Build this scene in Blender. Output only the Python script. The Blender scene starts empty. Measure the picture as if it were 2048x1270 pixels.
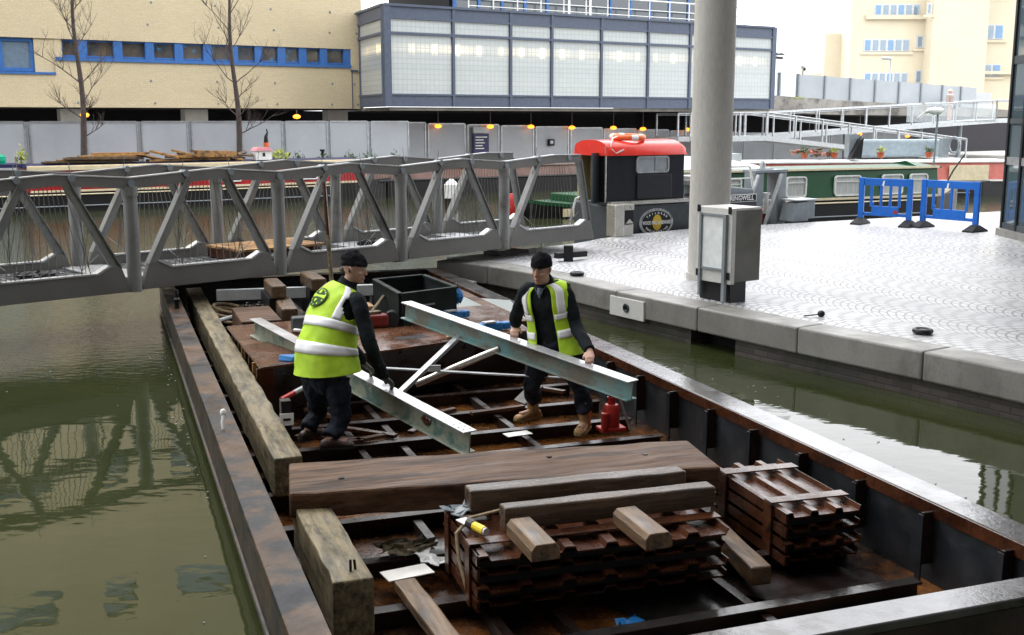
import bpy, bmesh, math, random
from mathutils import Vector as V, Matrix
random.seed(7)
R = math.radians
SC = bpy.context.scene
COL = SC.collection

# ------------------------------------------------------------------ camera
EYE = V((0.0, 0.0, 3.05)); PITCH = math.atan(398 / 2250.0)
cam = bpy.data.cameras.new('camera'); camo = bpy.data.objects.new('camera', cam); COL.objects.link(camo)
camo.location = EYE; camo.rotation_euler = (math.pi / 2 - PITCH, 0, 0)
cam.sensor_fit = 'HORIZONTAL'; cam.sensor_width = 36.0; cam.lens = 2250 / 2048 * 36.0
cam.clip_start = 0.05; cam.clip_end = 3000
SC.camera = camo

# ------------------------------------------------------------------ overcast sky and sun
SUN_EL, SUN_AZ = R(48), R(-40)
world = bpy.data.worlds.new('World'); SC.world = world; world.use_nodes = True
wn = world.node_tree; wn.nodes.clear()
sky = wn.nodes.new('ShaderNodeTexSky'); sky.sky_type = 'NISHITA'; sky.sun_disc = False
sky.sun_elevation = SUN_EL; sky.sun_rotation = SUN_AZ; sky.air_density = 2.0; sky.dust_density = 5.0
cloud = wn.nodes.new('ShaderNodeMixRGB'); cloud.inputs[0].default_value = 0.88
cloud.inputs[2].default_value = (30.5, 31.0, 32.0, 1)
bg = wn.nodes.new('ShaderNodeBackground'); bg.inputs[1].default_value = 0.1
wo = wn.nodes.new('ShaderNodeOutputWorld')
wn.links.new(sky.outputs[0], cloud.inputs[1]); wn.links.new(cloud.outputs[0], bg.inputs[0]); wn.links.new(bg.outputs[0], wo.inputs[0])
sl = bpy.data.lights.new('sun', 'SUN'); sl.energy = 0.9; sl.angle = R(14); sl.color = (1, .96, .9)
so = bpy.data.objects.new('sun', sl); COL.objects.link(so)
sd = V((math.sin(SUN_AZ) * math.cos(SUN_EL), math.cos(SUN_AZ) * math.cos(SUN_EL), math.sin(SUN_EL)))
so.rotation_euler = (-sd).to_track_quat('-Z', 'Y').to_euler(); so.location = (0, 0, 60)
SC.view_settings.view_transform = 'Standard'; SC.view_settings.look = 'None'
SC.view_settings.exposure = 0.4; SC.view_settings.gamma = 1.0
SC.cycles.max_bounces = 6; SC.cycles.use_denoising = True
SC.cycles.sample_clamp_indirect = 6

# ------------------------------------------------------------------ frames: everything is authored in a plan frame
class Frame:
    def __init__(s, deg, ox=0., oy=0.):
        s.a = R(deg); s.c = math.cos(s.a); s.s = math.sin(s.a); s.ox = ox; s.oy = oy
    def w(s, x, y, z=0.): return V((s.ox + x * s.c - y * s.s, s.oy + x * s.s + y * s.c, z))
    def sub(s, x, y, deg=0.):
        p = s.w(x, y); return Frame(math.degrees(s.a) + deg, p.x, p.y)
    def inv(s, p):
        dx, dy = p[0] - s.ox, p[1] - s.oy
        return V((dx * s.c + dy * s.s, -dx * s.s + dy * s.c, p[2]))
WF = Frame(0); BF = Frame(19.9); KF = Frame(33.0); GF = Frame(43.5)
WATER, FLOOR, GUN, QUAY = 0.25, 0.17, 0.69, 0.74

def measured(u, v, Y):
    """survey point: pixel of the photograph + its distance Y in metres"""
    x = (u - 1024) / 2250.0; y = (635 - v) / 2250.0
    d = V((x, math.cos(PITCH) + y * math.sin(PITCH), -math.sin(PITCH) + y * math.cos(PITCH)))
    return EYE + d * (Y / d.y)

ORG = {}
def tag(o, label=None, cat=None, group=None, kind=None):
    if label: o['label'] = label
    if cat: o['category'] = cat
    if group: o['group'] = group
    if kind: o['kind'] = kind
    return o
def thing(name, label, cat, fr, org=(0, 0, 0), group=None):
    o = bpy.data.objects.new(name, None); COL.objects.link(o); o.empty_display_size = .2
    o.location = fr.w(*org); o.rotation_euler = (0, 0, fr.a)
    ORG[o] = V(org)
    return tag(o, label, cat, group)

class MB:
    def __init__(s): s.v = []; s.f = []
    def add(s, vs, fs):
        b = len(s.v); s.v += [V(p) for p in vs]; s.f += [tuple(b + i for i in f) for f in fs]; return s
    def box(s, x0, y0, z0, x1, y1, z1):
        return s.add([(x0,y0,z0),(x1,y0,z0),(x1,y1,z0),(x0,y1,z0),(x0,y0,z1),(x1,y0,z1),(x1,y1,z1),(x0,y1,z1)],
              [(0,3,2,1),(4,5,6,7),(0,1,5,4),(1,2,6,5),(2,3,7,6),(3,0,4,7)])
    def bar(s, p0, p1, w, h, up=(0, 0, 1)):
        p0 = V(p0); p1 = V(p1); d = (p1 - p0).normalized(); u = V(up)
        x = d.cross(u)
        if x.length < 1e-4: x = d.cross(V((0, 1, 0)))
        x.normalize(); y = x.cross(d).normalized(); x *= w / 2; y *= h / 2
        q = []
        for p in (p0, p1): q += [p - x - y, p + x - y, p + x + y, p - x + y]
        return s.add(q, [(0,3,2,1),(4,5,6,7),(0,1,5,4),(1,2,6,5),(2,3,7,6),(3,0,4,7)])
    def tube(s, pts, r, n=8, cap=True):
        pts = [V(p) for p in pts]; rs = r if isinstance(r, (list, tuple)) else [r] * len(pts)
        t0 = (pts[1] - pts[0]).normalized(); a = V((0, 0, 1)) if abs(t0.z) < .9 else V((1, 0, 0))
        x = t0.cross(a).normalized(); rings = []
        for i, p in enumerate(pts):
            t = (pts[min(i + 1, len(pts) - 1)] - pts[max(i - 1, 0)]).normalized()
            x = (x - t * x.dot(t)).normalized(); y = t.cross(x)
            rings.append([p + (x * math.cos(k * 2 * math.pi / n) + y * math.sin(k * 2 * math.pi / n)) * rs[i] for k in range(n)])
        return s.loft(rings, cap)
    def loft(s, rings, cap=True, closed=True):
        n = len(rings[0]); vs = [p for r in rings for p in r]; fs = []
        for i in range(len(rings) - 1):
            for k in range(n if closed else n - 1):
                k2 = (k + 1) % n
                fs.append((i * n + k, i * n + k2, (i + 1) * n + k2, (i + 1) * n + k))
        if cap and closed:
            fs.append(tuple(range(n - 1, -1, -1))); fs.append(tuple((len(rings) - 1) * n + k for k in range(n)))
        return s.add(vs, fs)
    def prism(s, poly, f0, f1):
        """poly: list of 2-D points, f0/f1 map a 2-D point to the two end caps"""
        return s.loft([[f0(*p) for p in poly], [f1(*p) for p in poly]])
    def plan(s, poly, z0, z1): return s.prism(poly, lambda x, y: (x, y, z0), lambda x, y: (x, y, z1))
    def lathe(s, prof, c, n=16, cap=True):
        c = V(c)
        return s.loft([[c + V((r * math.cos(k * 2 * math.pi / n), r * math.sin(k * 2 * math.pi / n), z)) for k in range(n)] for r, z in prof], cap)
    def ball(s, c, rx, ry=None, rz=None, n=12, m=8, jit=0.):
        ry = ry or rx; rz = rz or rx; c = V(c)
        rings = []
        for i in range(m + 1):
            th = math.pi * (i + .02) / (m + .04); z = -math.cos(th); q = math.sin(th)
            rings.append([c + V((rx * q * math.cos(k * 2 * math.pi / n), ry * q * math.sin(k * 2 * math.pi / n), rz * z)) * (1 + random.uniform(-jit, jit)) for k in range(n)])
        return s.loft(rings)
    def torus(s, c, R0, r0, axis=(0, 0, 1), n=24, m=8, a0=0, a1=2 * math.pi):
        ax = V(axis).normalized(); x = ax.orthogonal().normalized(); y = ax.cross(x); c = V(c)
        full = abs(a1 - a0 - 2 * math.pi) < 1e-4
        rings = []
        for i in range(n + 1):
            a = a0 + (a1 - a0) * i / n; d = x * math.cos(a) + y * math.sin(a)
            rings.append([c + d * R0 + (d * math.cos(b * 2 * math.pi / m) + ax * math.sin(b * 2 * math.pi / m)) * r0 for b in range(m)])
        return s.loft(rings, not full)
    def mesh(s, name, m, org=V((0, 0, 0)), smooth=False):
        me = bpy.data.meshes.new(name); me.from_pydata([p - org for p in s.v], [], s.f)
        bm = bmesh.new(); bm.from_mesh(me); bmesh.ops.recalc_face_normals(bm, faces=bm.faces); bm.to_mesh(me); bm.free()
        me.materials.append(m)
        if smooth:
            for p in me.polygons: p.use_smooth = True
        return me
    def build(s, name, m, parent, bevel=0, smooth=False, label=None):
        o = bpy.data.objects.new(name, s.mesh(name, m, ORG[parent], smooth)); COL.objects.link(o); o.parent = parent
        ORG[o] = ORG[parent]
        if label: o['label'] = label
        fin(o, bevel, smooth); return o
    def solo(s, name, m, fr, org, label=None, cat=None, group=None, kind=None, bevel=0, smooth=False):
        o = bpy.data.objects.new(name, s.mesh(name, m, V(org), smooth)); COL.objects.link(o)
        o.location = fr.w(*org); o.rotation_euler = (0, 0, fr.a); ORG[o] = V(org)
        tag(o, label, cat, group, kind); fin(o, bevel, smooth); return o
def fin(o, bevel, smooth):
    if bevel:
        b = o.modifiers.new('bevel', 'BEVEL'); b.width = bevel; b.segments = 2; b.limit_method = 'ANGLE'; b.angle_limit = R(40)
    if smooth:
        try: o.data.set_sharp_from_angle(angle=R(42))
        except Exception: pass

def copy_tree(o, parent=None):
    c = o.copy(); COL.objects.link(c)
    if parent: c.parent = parent
    ORG[c] = ORG.get(o, V((0, 0, 0)))
    for ch in [x for x in o.children]: copy_tree(ch, c)
    return c

def text(name, s, size, m, parent, mat4, extrude=.003, align='CENTER', bold=0.0, sx=1.0):
    cu = bpy.data.curves.new(name, 'FONT'); cu.body = s; cu.size = size; cu.extrude = extrude
    cu.align_x = align; cu.align_y = 'CENTER'; cu.offset = bold; cu.resolution_u = 2
    t = bpy.data.objects.new(name, cu); COL.objects.link(t)
    bpy.context.view_layer.update()
    me = bpy.data.meshes.new_from_object(t.evaluated_get(bpy.context.evaluated_depsgraph_get()))
    bpy.data.objects.remove(t); bpy.data.curves.remove(cu)
    me.name = name; me.materials.clear(); me.materials.append(m)
    o = bpy.data.objects.new(name, me); COL.objects.link(o); o.parent = parent
    me.transform(Matrix.Diagonal((sx, 1, 1, 1)))
    me.transform(Matrix.Translation(-ORG[parent]) @ mat4); ORG[o] = ORG[parent]
    return o
def facing(p, right, up):
    """matrix putting text at p, reading along right, upright along up"""
    r = V(right).normalized(); u = V(up).normalized(); n = r.cross(u)
    m = Matrix((r, u, n)).transposed().to_4x4(); m.translation = V(p); return m

# ------------------------------------------------------------------ materials
class NT:
    def __init__(s, name):
        s.m = bpy.data.materials.new(name); s.m.use_nodes = True; s.t = s.m.node_tree
        s.b = s.t.nodes['Principled BSDF']; s.co = s.n('ShaderNodeTexCoord').outputs['Object']
    def n(s, typ, ins=None, **kw):
        x = s.t.nodes.new(typ)
        for k, v in kw.items(): setattr(x, k, v)
        for k, v in (ins or {}).items(): s.set(x.inputs[k], v)
        return x
    def set(s, sock, v):
        if isinstance(v, bpy.types.NodeSocket): s.t.links.new(v, sock)
        else:
            if isinstance(v, tuple) and len(v) == 3 and sock.type == 'RGBA': v = (*v, 1)
            sock.default_value = v
    def map(s, scale=(1, 1, 1), rot=(0, 0, 0), loc=(0, 0, 0), src=None):
        return s.n('ShaderNodeMapping', {'Vector': src or s.co, 'Scale': scale, 'Rotation': rot, 'Location': loc}).outputs[0]
    def noise(s, scale, vec=None, detail=6, rough=.6):
        return s.n('ShaderNodeTexNoise', {'Vector': vec or s.co, 'Scale': scale, 'Detail': detail, 'Roughness': rough}).outputs[0]
    def ramp(s, fac, a, b):
        return s.n('ShaderNodeMapRange', {'Value': fac, 'From Min': a, 'From Max': b}).outputs[0]
    def mix(s, fac, a, b, mode='MIX'):
        return s.n('ShaderNodeMixRGB', {0: fac, 1: a, 2: b}, blend_type=mode).outputs[0]
    def math(s, op, a, b=0.0, c=0.0): return s.n('ShaderNodeMath', {0: a, 1: b, 2: c}, operation=op).outputs[0]
    def bump(s, h, strength=.3, dist=.01, nrm=None):
        ins = {'Height': h, 'Strength': strength, 'Distance': dist}
        if nrm: ins['Normal'] = nrm
        return s.n('ShaderNodeBump', ins).outputs[0]
    def out(s, **kw):
        names = dict(color='Base Color', rough='Roughness', metal='Metallic', normal='Normal', spec='Specular IOR Level', coat='Coat Weight', emis='Emission Color', estr='Emission Strength', alpha='Alpha', trans='Transmission Weight', ior='IOR', sheen='Sheen Weight')
        for k, v in kw.items(): s.set(s.b.inputs[names[k]], v)
        return s.m

def noisy(name, c1, c2, scale=3., rough=(.4, .75), metal=0., bump=.25, bscale=25., c3=None, c3s=9., c3t=(.56, .66), stretch=(1, 1, 1), dist=.01, spec=.5, lo=.36, hi=.66, grain=None):
    t = NT(name); v = t.map(stretch)
    a = t.noise(scale, v, 8, .65); col = t.mix(t.ramp(a, lo, hi), c1, c2)
    if c3:
        b = t.noise(c3s, t.map(stretch, loc=(3, 7, 1)), 7, .7); col = t.mix(t.ramp(b, *c3t), col, c3)
    g = t.noise(bscale, v, 6, .65)
    if grain:
        gr = t.noise(1., t.map(grain), 5, .7); col = t.mix(.75, col, t.mix(t.ramp(gr, .36, .62), (.38, .34, .30), (1.05, 1.03, 1.)), 'MULTIPLY')
        g = t.math('ADD', t.math('MULTIPLY', g, .5), gr)
    col = t.mix(.25, col, t.mix(t.ramp(g, .3, .7), (.25, .25, .25), (1, 1, 1)), 'MULTIPLY')
    rr = t.n('ShaderNodeMapRange', {'Value': t.noise(scale * 1.7, t.map(stretch, loc=(9, 2, 5)), 5), 'From Min': .35, 'From Max': .65, 'To Min': rough[0], 'To Max': rough[1]}).outputs[0]
    return t.out(color=col, rough=rr, metal=metal, normal=t.bump(g, bump, dist), spec=spec)
def plain(name, c, rough=.5, metal=0., v=.12, emis=None, estr=0., spec=.28):
    t = NT(name); a = t.noise(6., None, 4)
    col = t.mix(t.ramp(a, .3, .7), tuple(x * (1 - v) for x in c), tuple(min(1, x * (1 + v)) for x in c))
    t.out(color=col, rough=t.n('ShaderNodeMapRange', {'Value': t.noise(11., None, 3), 'To Min': max(.02, rough - .04), 'To Max': min(1, rough + .04)}).outputs[0], metal=metal, spec=spec)
    if emis: t.out(emis=emis, estr=estr)
    return t.m

def bricks(name, c1, c2, mortar, bw, bh, ms=.01, rough=(.6, .85), stain=None, bump=.3, off=.5):
    t = NT(name)
    sp = t.n('ShaderNodeSeparateXYZ', {0: t.co}).outputs
    vec = t.n('ShaderNodeCombineXYZ', {0: t.math('ADD', sp[0], sp[1]), 1: sp[2]}).outputs[0]
    br = t.n('ShaderNodeTexBrick', {'Vector': vec, 'Color1': c1, 'Color2': c2, 'Mortar': mortar, 'Scale': 1., 'Mortar Size': ms, 'Mortar Smooth': .2, 'Brick Width': bw, 'Row Height': bh}, offset=off)
    n1 = t.noise(.35, None, 6); n2 = t.noise(14., None, 5)
    col = t.mix(.5, br.outputs[0], t.mix(t.ramp(n1, .3, .7), (.80, .80, .80), (1, 1, 1)), 'MULTIPLY')
    col = t.mix(.3, col, t.mix(t.ramp(n2, .3, .7), (.5, .5, .5), (1, 1, 1)), 'MULTIPLY')
    if stain:
        col = t.mix(t.ramp(t.noise(1.6, t.map((1, 1, .5)), 6, .7), .5, .68), col, stain)
    h = t.math('SUBTRACT', t.math('MULTIPLY', n2, .3), br.outputs[1])
    return t.out(color=col, rough=t.n('ShaderNodeMapRange', {'Value': n2, 'To Min': rough[0], 'To Max': rough[1]}).outputs[0], normal=t.bump(h, bump, .01))

M = {}
M['rust'] = noisy('rusty_steel', (.036, .012, .006), (.098, .034, .015), 3., (.08, .36), .1, .35, 30., (.016, .010, .008), 5.)
M['rust_dark'] = noisy('dark_rusty_steel', (.010, .006, .005), (.026, .012, .008), 2.6, (.2, .5), .1, .3, 30., (.012, .009, .008), 6.)
M['rust_floor'] = noisy('wet_rusty_floor_plate', (.085, .030, .008), (.20, .076, .018), 2.6, (.08, .35), 0., .3, 28., (.018, .009, .006), 1.1, (.42, .56))
M['rust_plate'] = noisy('wet_brown_plate', (.085, .032, .015), (.165, .075, .042), 1.7, (.08, .36), 0., .1, 24., (.06, .028, .018), 2.6, (.5, .62))
M['gunwale'] = noisy('worn_gunwale_steel', (.034, .018, .010), (.115, .064, .036), 2.6, (.3, .6), .05, .4, 26., (.012, .014, .020), 1.9, (.49, .57), spec=.35)
M['gunwale_wet'] = noisy('wet_gunwale_steel', (.075, .070, .070), (.15, .145, .15), 2.6, (.04, .16), .25, .12, 24., (.035, .025, .02), 2.8, (.52, .62), spec=.9)
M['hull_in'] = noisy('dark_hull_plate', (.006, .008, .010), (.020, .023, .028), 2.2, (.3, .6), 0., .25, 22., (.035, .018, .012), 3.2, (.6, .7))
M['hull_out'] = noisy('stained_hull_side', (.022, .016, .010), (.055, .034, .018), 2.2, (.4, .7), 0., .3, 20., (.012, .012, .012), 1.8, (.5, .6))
M['wood_old'] = noisy('weathered_yellow_timber', (.135, .108, .058), (.255, .21, .118), 2.2, (.5, .8), 0., .4, 20., (.06, .055, .032), 3.6, (.48, .62), (3.2, .9, 3.2), grain=(30, 1.2, 30))
M['wood_dark'] = noisy('wet_dark_timber', (.075, .036, .017), (.16, .092, .055), 2.4, (.45, .7), 0., .3, 26., (.030, .014, .008), 2.0, (.5, .62), (.45, 3.2, 3.2), grain=(1.2, 34, 34), spec=.22)
M['wood_pale'] = noisy('pale_split_timber', (.11, .066, .034), (.24, .155, .085), 2.6, (.3, .65), 0., .4, 26., (.07, .055, .045), 4., (.5, .62), (3.4, .6, 3.4), grain=(34, 1.6, 34))
M['wood_wetx'] = noisy('wet_grey_timber', (.055, .036, .024), (.13, .092, .065), 2.6, (.10, .4), 0., .4, 26., (.06, .05, .042), 4., (.52, .64), (.5, 3.4, 3.4), grain=(1.4, 34, 34))
M['wood_fire'] = noisy('orange_firewood', (.26, .125, .035), (.46, .25, .08), 5., (.5, .8), 0., .4, 20., (.10, .06, .03), 4., (.5, .62))
M['bridge'] = noisy('grey_painted_steel', (.20, .205, .203), (.26, .265, .262), 1.2, (.3, .55), .0, .08, 40., (.105, .10, .09), 1.6, (.54, .68))
M['bridge_dark'] = noisy('dark_grey_painted_steel', (.14, .137, .13), (.185, .18, .17), 1.2, (.35, .55), .0, .05, 40.)
M['galv'] = noisy('galvanised_steel', (.34, .35, .36), (.5, .51, .52), 6., (.3, .5), .6, .08, 30.)
M['wire'] = plain('steel_wire', (.20, .20, .19), .4, .5)
M['concrete'] = noisy('smooth_concrete', (.46, .445, .41), (.56, .545, .51), 1.1, (.5, .75), 0., .1, 35., (.42, .405, .375), 1.3, (.56, .7), (1, 1, .2))
M['cope'] = noisy('granite_cope', (.19, .186, .17), (.27, .263, .243), 1.3, (.35, .65), 0., .2, 45., (.115, .11, .098), 1.4, (.52, .70), (1, 1, .6))
M['beige'] = bricks('cream_brick', (.70, .585, .375), (.65, .54, .345), (.60, .51, .35), .225, .075, .010, (.7, .9), None, .15)
M['beige_far'] = bricks('hazed_far_render', (.61, .545, .41), (.595, .53, .40), (.57, .51, .385), 1.2, .6, .01, (.7, .9), None, .05)  # paled so the colour carries the distance haze
M['quay_brick'] = bricks('dark_wet_quay_brick', (.105, .085, .072), (.062, .055, .05), (.05, .05, .046), .225, .075, .01, (.3, .7), (.022, .026, .018), .5)
M['steel_blue'] = plain('blue_grey_cladding', (.085, .105, .15), .45)
M['frame_blue'] = plain('blue_window_frame', (.05, .15, .40), .4)
M['black'] = plain('black_paint', (.012, .012, .014), .4)
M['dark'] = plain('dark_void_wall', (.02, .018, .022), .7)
M['darkgrey'] = plain('dark_grey_paint', (.06, .068, .075), .4)
M['tuggrey'] = plain('tug_slate_paint', (.058, .066, .073), .32)
M['tugblack'] = plain('tug_black_paint', (.016, .018, .024), .3)
M['midgrey'] = plain('mid_grey_paint', (.22, .25, .27), .4)
M['lightgrey'] = plain('light_grey_panel', (.45, .47, .48), .45)
M['screen'] = noisy('perforated_grey_screen', (.36, .385, .41), (.42, .445, .47), .8, (.4, .6), .0, .05, 60.)
M['white'] = plain('white_paint', (.78, .78, .76), .4)
M['cream'] = plain('cream_paint', (.72, .62, .42), .4)
M['red'] = plain('red_gloss_paint', (.40, .03, .025), .35)
M['red_boat'] = plain('deep_red_boat_paint', (.34, .018, .022), .35)
M['redroof'] = plain('red_tug_roof_paint', (.74, .045, .03), .2)
M['orange'] = plain('orange_plastic', (.75, .16, .05), .45)
M['coral'] = plain('faded_coral_paint', (.56, .16, .13), .45)
M['navy'] = plain('navy_boat_paint', (.03, .03, .09), .4)
M['green'] = plain('green_boat_paint', (.010, .068, .026), .4)
M['boatblack'] = plain('hull_blacking', (.014, .013, .014), .5)
M['brownhull'] = noisy('brown_rust_hull', (.13, .068, .050), (.20, .11, .085), .9, (.5, .8), 0., .2, 12., (.09, .05, .04), .8, (.55, .7))
M['blue'] = plain('blue_barrier_plastic', (.012, .13, .52), .35)
M['bluetool'] = plain('blue_tool_plastic', (.02, .16, .42), .35)
M['rubber'] = plain('black_rubber', (.018, .018, .02), .7)
M['stainless'] = noisy('brushed_stainless', (.55, .53, .48), (.66, .64, .6), 3., (.25, .4), .9, .03, 60.)
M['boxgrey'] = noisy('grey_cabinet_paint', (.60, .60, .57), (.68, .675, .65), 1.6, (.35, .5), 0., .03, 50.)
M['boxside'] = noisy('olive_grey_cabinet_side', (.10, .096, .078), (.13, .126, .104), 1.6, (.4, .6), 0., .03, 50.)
M['terracotta'] = plain('terracotta_pot', (.36, .09, .04), .7)
M['leaf'] = noisy('dull_winter_leaf', (.03, .06, .025), (.07, .12, .04), 9., (.5, .8), 0., .2)
M['leaf_yellow'] = noisy('yellow_green_leaf', (.25, .3, .05), (.4, .42, .08), 9., (.5, .8), 0., .2)
M['bark'] = noisy('dark_bark', (.045, .032, .03), (.10, .075, .062), 6., (.7, .9), 0., .5, 30.)
M['hivis'] = noisy('hi_vis_yellow_fabric', (.44, .70, .02), (.56, .84, .04), 3., (.6, .8), 0., .25, 14., None)
M['tape'] = plain('silver_reflective_tape', (.90, .91, .93), .22, .0, .04)
M['cloth'] = noisy('black_jacket_cloth', (.008, .011, .013), (.018, .023, .026), 5., (.8, .98), 0., .4, 18., spec=.12)
M['jeans'] = noisy('dark_work_trousers', (.012, .015, .022), (.040, .047, .066), 4., (.8, .98), 0., .5, 14., spec=.12)
M['knit'] = noisy('dark_knit_wool', (.010, .010, .013), (.022, .022, .026), 30., (.9, 1.), 0., .6, 60., spec=.1)
M['skin'] = noisy('weathered_skin', (.52, .30, .225), (.64, .39, .30), 10., (.42, .6), 0., .15, 40., (.5, .2, .15), 12., (.58, .7))
M['lips'] = plain('lips', (.36, .14, .11), .5)
M['eye'] = plain('eyeball', (.5, .48, .45), .15)
M['iris'] = plain('dark_iris', (.02, .025, .03), .1)
M['hair'] = noisy('brown_grey_hair', (.04, .028, .02), (.11, .085, .065), 20., (.5, .8), 0., .6, 50.)
M['tan'] = noisy('tan_boot_leather', (.36, .19, .07), (.47, .27, .115), 6., (.5, .75), 0., .3, 24., (.17, .09, .04), 6., (.56, .7))
M['boot_dark'] = noisy('dark_boot_leather', (.025, .014, .01), (.06, .03, .02), 6., (.4, .7), 0., .3, 24.)
M['shirt'] = plain('grey_blue_shirt', (.20, .24, .30), .8)
M['glove'] = noisy('olive_work_glove', (.05, .055, .035), (.11, .115, .075), 9., (.7, .9), 0., .4, 30.)
M['flange'] = noisy('wet_pale_flange', (.40, .41, .42), (.58, .59, .6), 3., (.06, .2), .2, .06, 25., (.24, .23, .21), 6., (.6, .72))
M['teal'] = noisy('peeling_teal_paint', (.075, .30, .31), (.235, .22, .18), 2.2, (.3, .6), 0., .3, 22., (.16, .145, .115), 2.6, (.46, .56), (1.2, 1.2, 2.2))
M['mossy'] = noisy('mossy_weathered_steel', (.22, .26, .19), (.30, .30, .24), 3.5, (.3, .6), 0., .35, 22., (.085, .15, .13), 3.8, (.5, .58))
M['mossy_flange'] = noisy('worn_pale_flange', (.36, .36, .36), (.62, .62, .65), 2.4, (.08, .3), .2, .1, 25., (.15, .13, .09), 5., (.62, .72))
M['paper'] = plain('wet_white_board', (.80, .78, .73), .4)
M['yellow'] = plain('yellow_plastic', (.72, .52, .01), .35)
M['rope'] = noisy('pale_rope', (.30, .22, .13), (.45, .35, .22), 30., (.7, .9), 0., .5, 60.)
M['firewood'] = M['wood_fire']
M['lampglow'] = plain('sodium_lamp_glow', (.9, .4, .05), .4, emis=(1., .27, .02, 1), estr=2.6)
M['rope_white'] = plain('white_rope', (.7, .7, .68), .8)
M['glassdark'] = plain('dark_window_glass', (.03, .045, .055), .06, spec=.8)
M['glassblue'] = plain('sky_blue_window_glass', (.16, .22, .28), .06, spec=.8)
M['curtain'] = noisy('net_curtain_behind_glass', (.42, .44, .43), (.6, .62, .6), 9., (.15, .3), 0., .1, 20., None, stretch=(3., 3., .25))

def glass_block():
    t = NT('glass_block_wall')
    sp = t.n('ShaderNodeSeparateXYZ', {0: t.co}).outputs
    vec = t.n('ShaderNodeCombineXYZ', {0: t.math('ADD', sp[0], sp[1]), 1: sp[2]}).outputs[0]
    br = t.n('ShaderNodeTexBrick', {'Vector': vec, 'Color1': (.50, .53, .52), 'Color2': (.47, .50, .49), 'Mortar': (.41, .435, .43), 'Scale': 1., 'Mortar Size': .018, 'Mortar Smooth': .25, 'Brick Width': .2, 'Row Height': .2}, offset=0.)
    band = t.ramp(t.n('ShaderNodeTexNoise', {'Vector': t.map((.02, .02, 1.9)), 'Scale': 1.4, 'Detail': 2.}).outputs[0], .35, .65)
    col = t.mix(.35, br.outputs[0], t.mix(band, (.66, .68, .68), (1, 1, .98)), 'MULTIPLY')
    # room lights shining through the blocks at ceiling height
    z = t.math('DIVIDE', t.math('ABSOLUTE', t.math('SUBTRACT', t.math('ADD', sp[2], QUAY), 5.72)), .26)
    row = t.math('SMOOTH_MIN', t.math('MAXIMUM', t.math('SUBTRACT', 1., z), 0.), 1., .1)
    per = t.math('FRACT', t.math('MULTIPLY', sp[0], .98))
    tube_ = t.math('ADD', t.math('MULTIPLY', t.math('LESS_THAN', per, .27), .8), .24)
    far_ = t.ramp(t.n('ShaderNodeTexNoise', {'Vector': t.map((.5, .5, .01)), 'Scale': 1., 'Detail': 2.}).outputs[0], .36, .6)
    est = t.math('MULTIPLY', t.math('MULTIPLY', row, tube_), t.math('MULTIPLY', far_, 2.1))
    est = t.math('MULTIPLY', est, t.math('SUBTRACT', 1., t.math('MULTIPLY', br.outputs[1], .6)))
    return t.out(color=col, rough=.22, normal=t.bump(br.outputs[1], -.35, .02), emis=(1., .80, .46, 1), estr=est)
M['glassblock'] = glass_block()

def setts():
    t = NT('wet_granite_setts')
    sp = t.n('ShaderNodeSeparateXYZ', {0: t.map(rot=(0, 0, R(-28)))}).outputs
    W = 1.25
    q = t.math('SUBTRACT', t.math('FRACT', t.math('DIVIDE', sp[0], W)), .5)
    arc = t.math('MULTIPLY', t.math('MULTIPLY', q, q), 1.75 * W)
    vec = t.n('ShaderNodeCombineXYZ', {0: sp[0], 1: t.math('ADD', sp[1], arc)}).outputs[0]
    wob = t.n('ShaderNodeTexNoise', {'Vector': t.co, 'Scale': 2.5, 'Detail': 2.}).outputs['Color']
    vec = t.n('ShaderNodeVectorMath', {0: vec, 1: t.n('ShaderNodeVectorMath', {0: wob, 'Scale': .05}, operation='SCALE').outputs[0]}, operation='ADD').outputs[0]
    br = t.n('ShaderNodeTexBrick', {'Vector': vec, 'Color1': (.56, .56, .575), 'Color2': (.44, .44, .455), 'Mortar': (.055, .055, .057), 'Scale': 1., 'Mortar Size': .02, 'Mortar Smooth': .5, 'Brick Width': .16, 'Row Height': .13})
    n1 = t.noise(.45, None, 5); n2 = t.noise(30., None, 4)
    wet = t.ramp(n1, .36, .62); dirt = t.ramp(t.noise(1.3, None, 7, .7), .44, .66); big = t.ramp(t.noise(.16, t.map(loc=(4, 1, 0)), 3), .40, .62)
    col = t.mix(t.math('MULTIPLY', wet, .40), br.outputs[0], (.66, .665, .68))
    col = t.mix(.35, col, t.mix(t.ramp(n2, .3, .7), (.55, .55, .55), (1, 1, 1)), 'MULTIPLY')
    col = t.mix(t.math('MULTIPLY', dirt, .30), col, (.24, .23, .215)); col = t.mix(t.math('MULTIPLY', big, .28), col, (.22, .22, .225))
    h = t.math('SUBTRACT', t.math('MULTIPLY', n2, .25), br.outputs[1])
    rg = t.n('ShaderNodeMapRange', {'Value': n1, 'From Min': .3, 'From Max': .65, 'To Min': .30, 'To Max': .5}).outputs[0]
    return t.out(color=col, rough=rg, normal=t.bump(h, .12, .015), spec=.4)
M['setts'] = setts()

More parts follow.
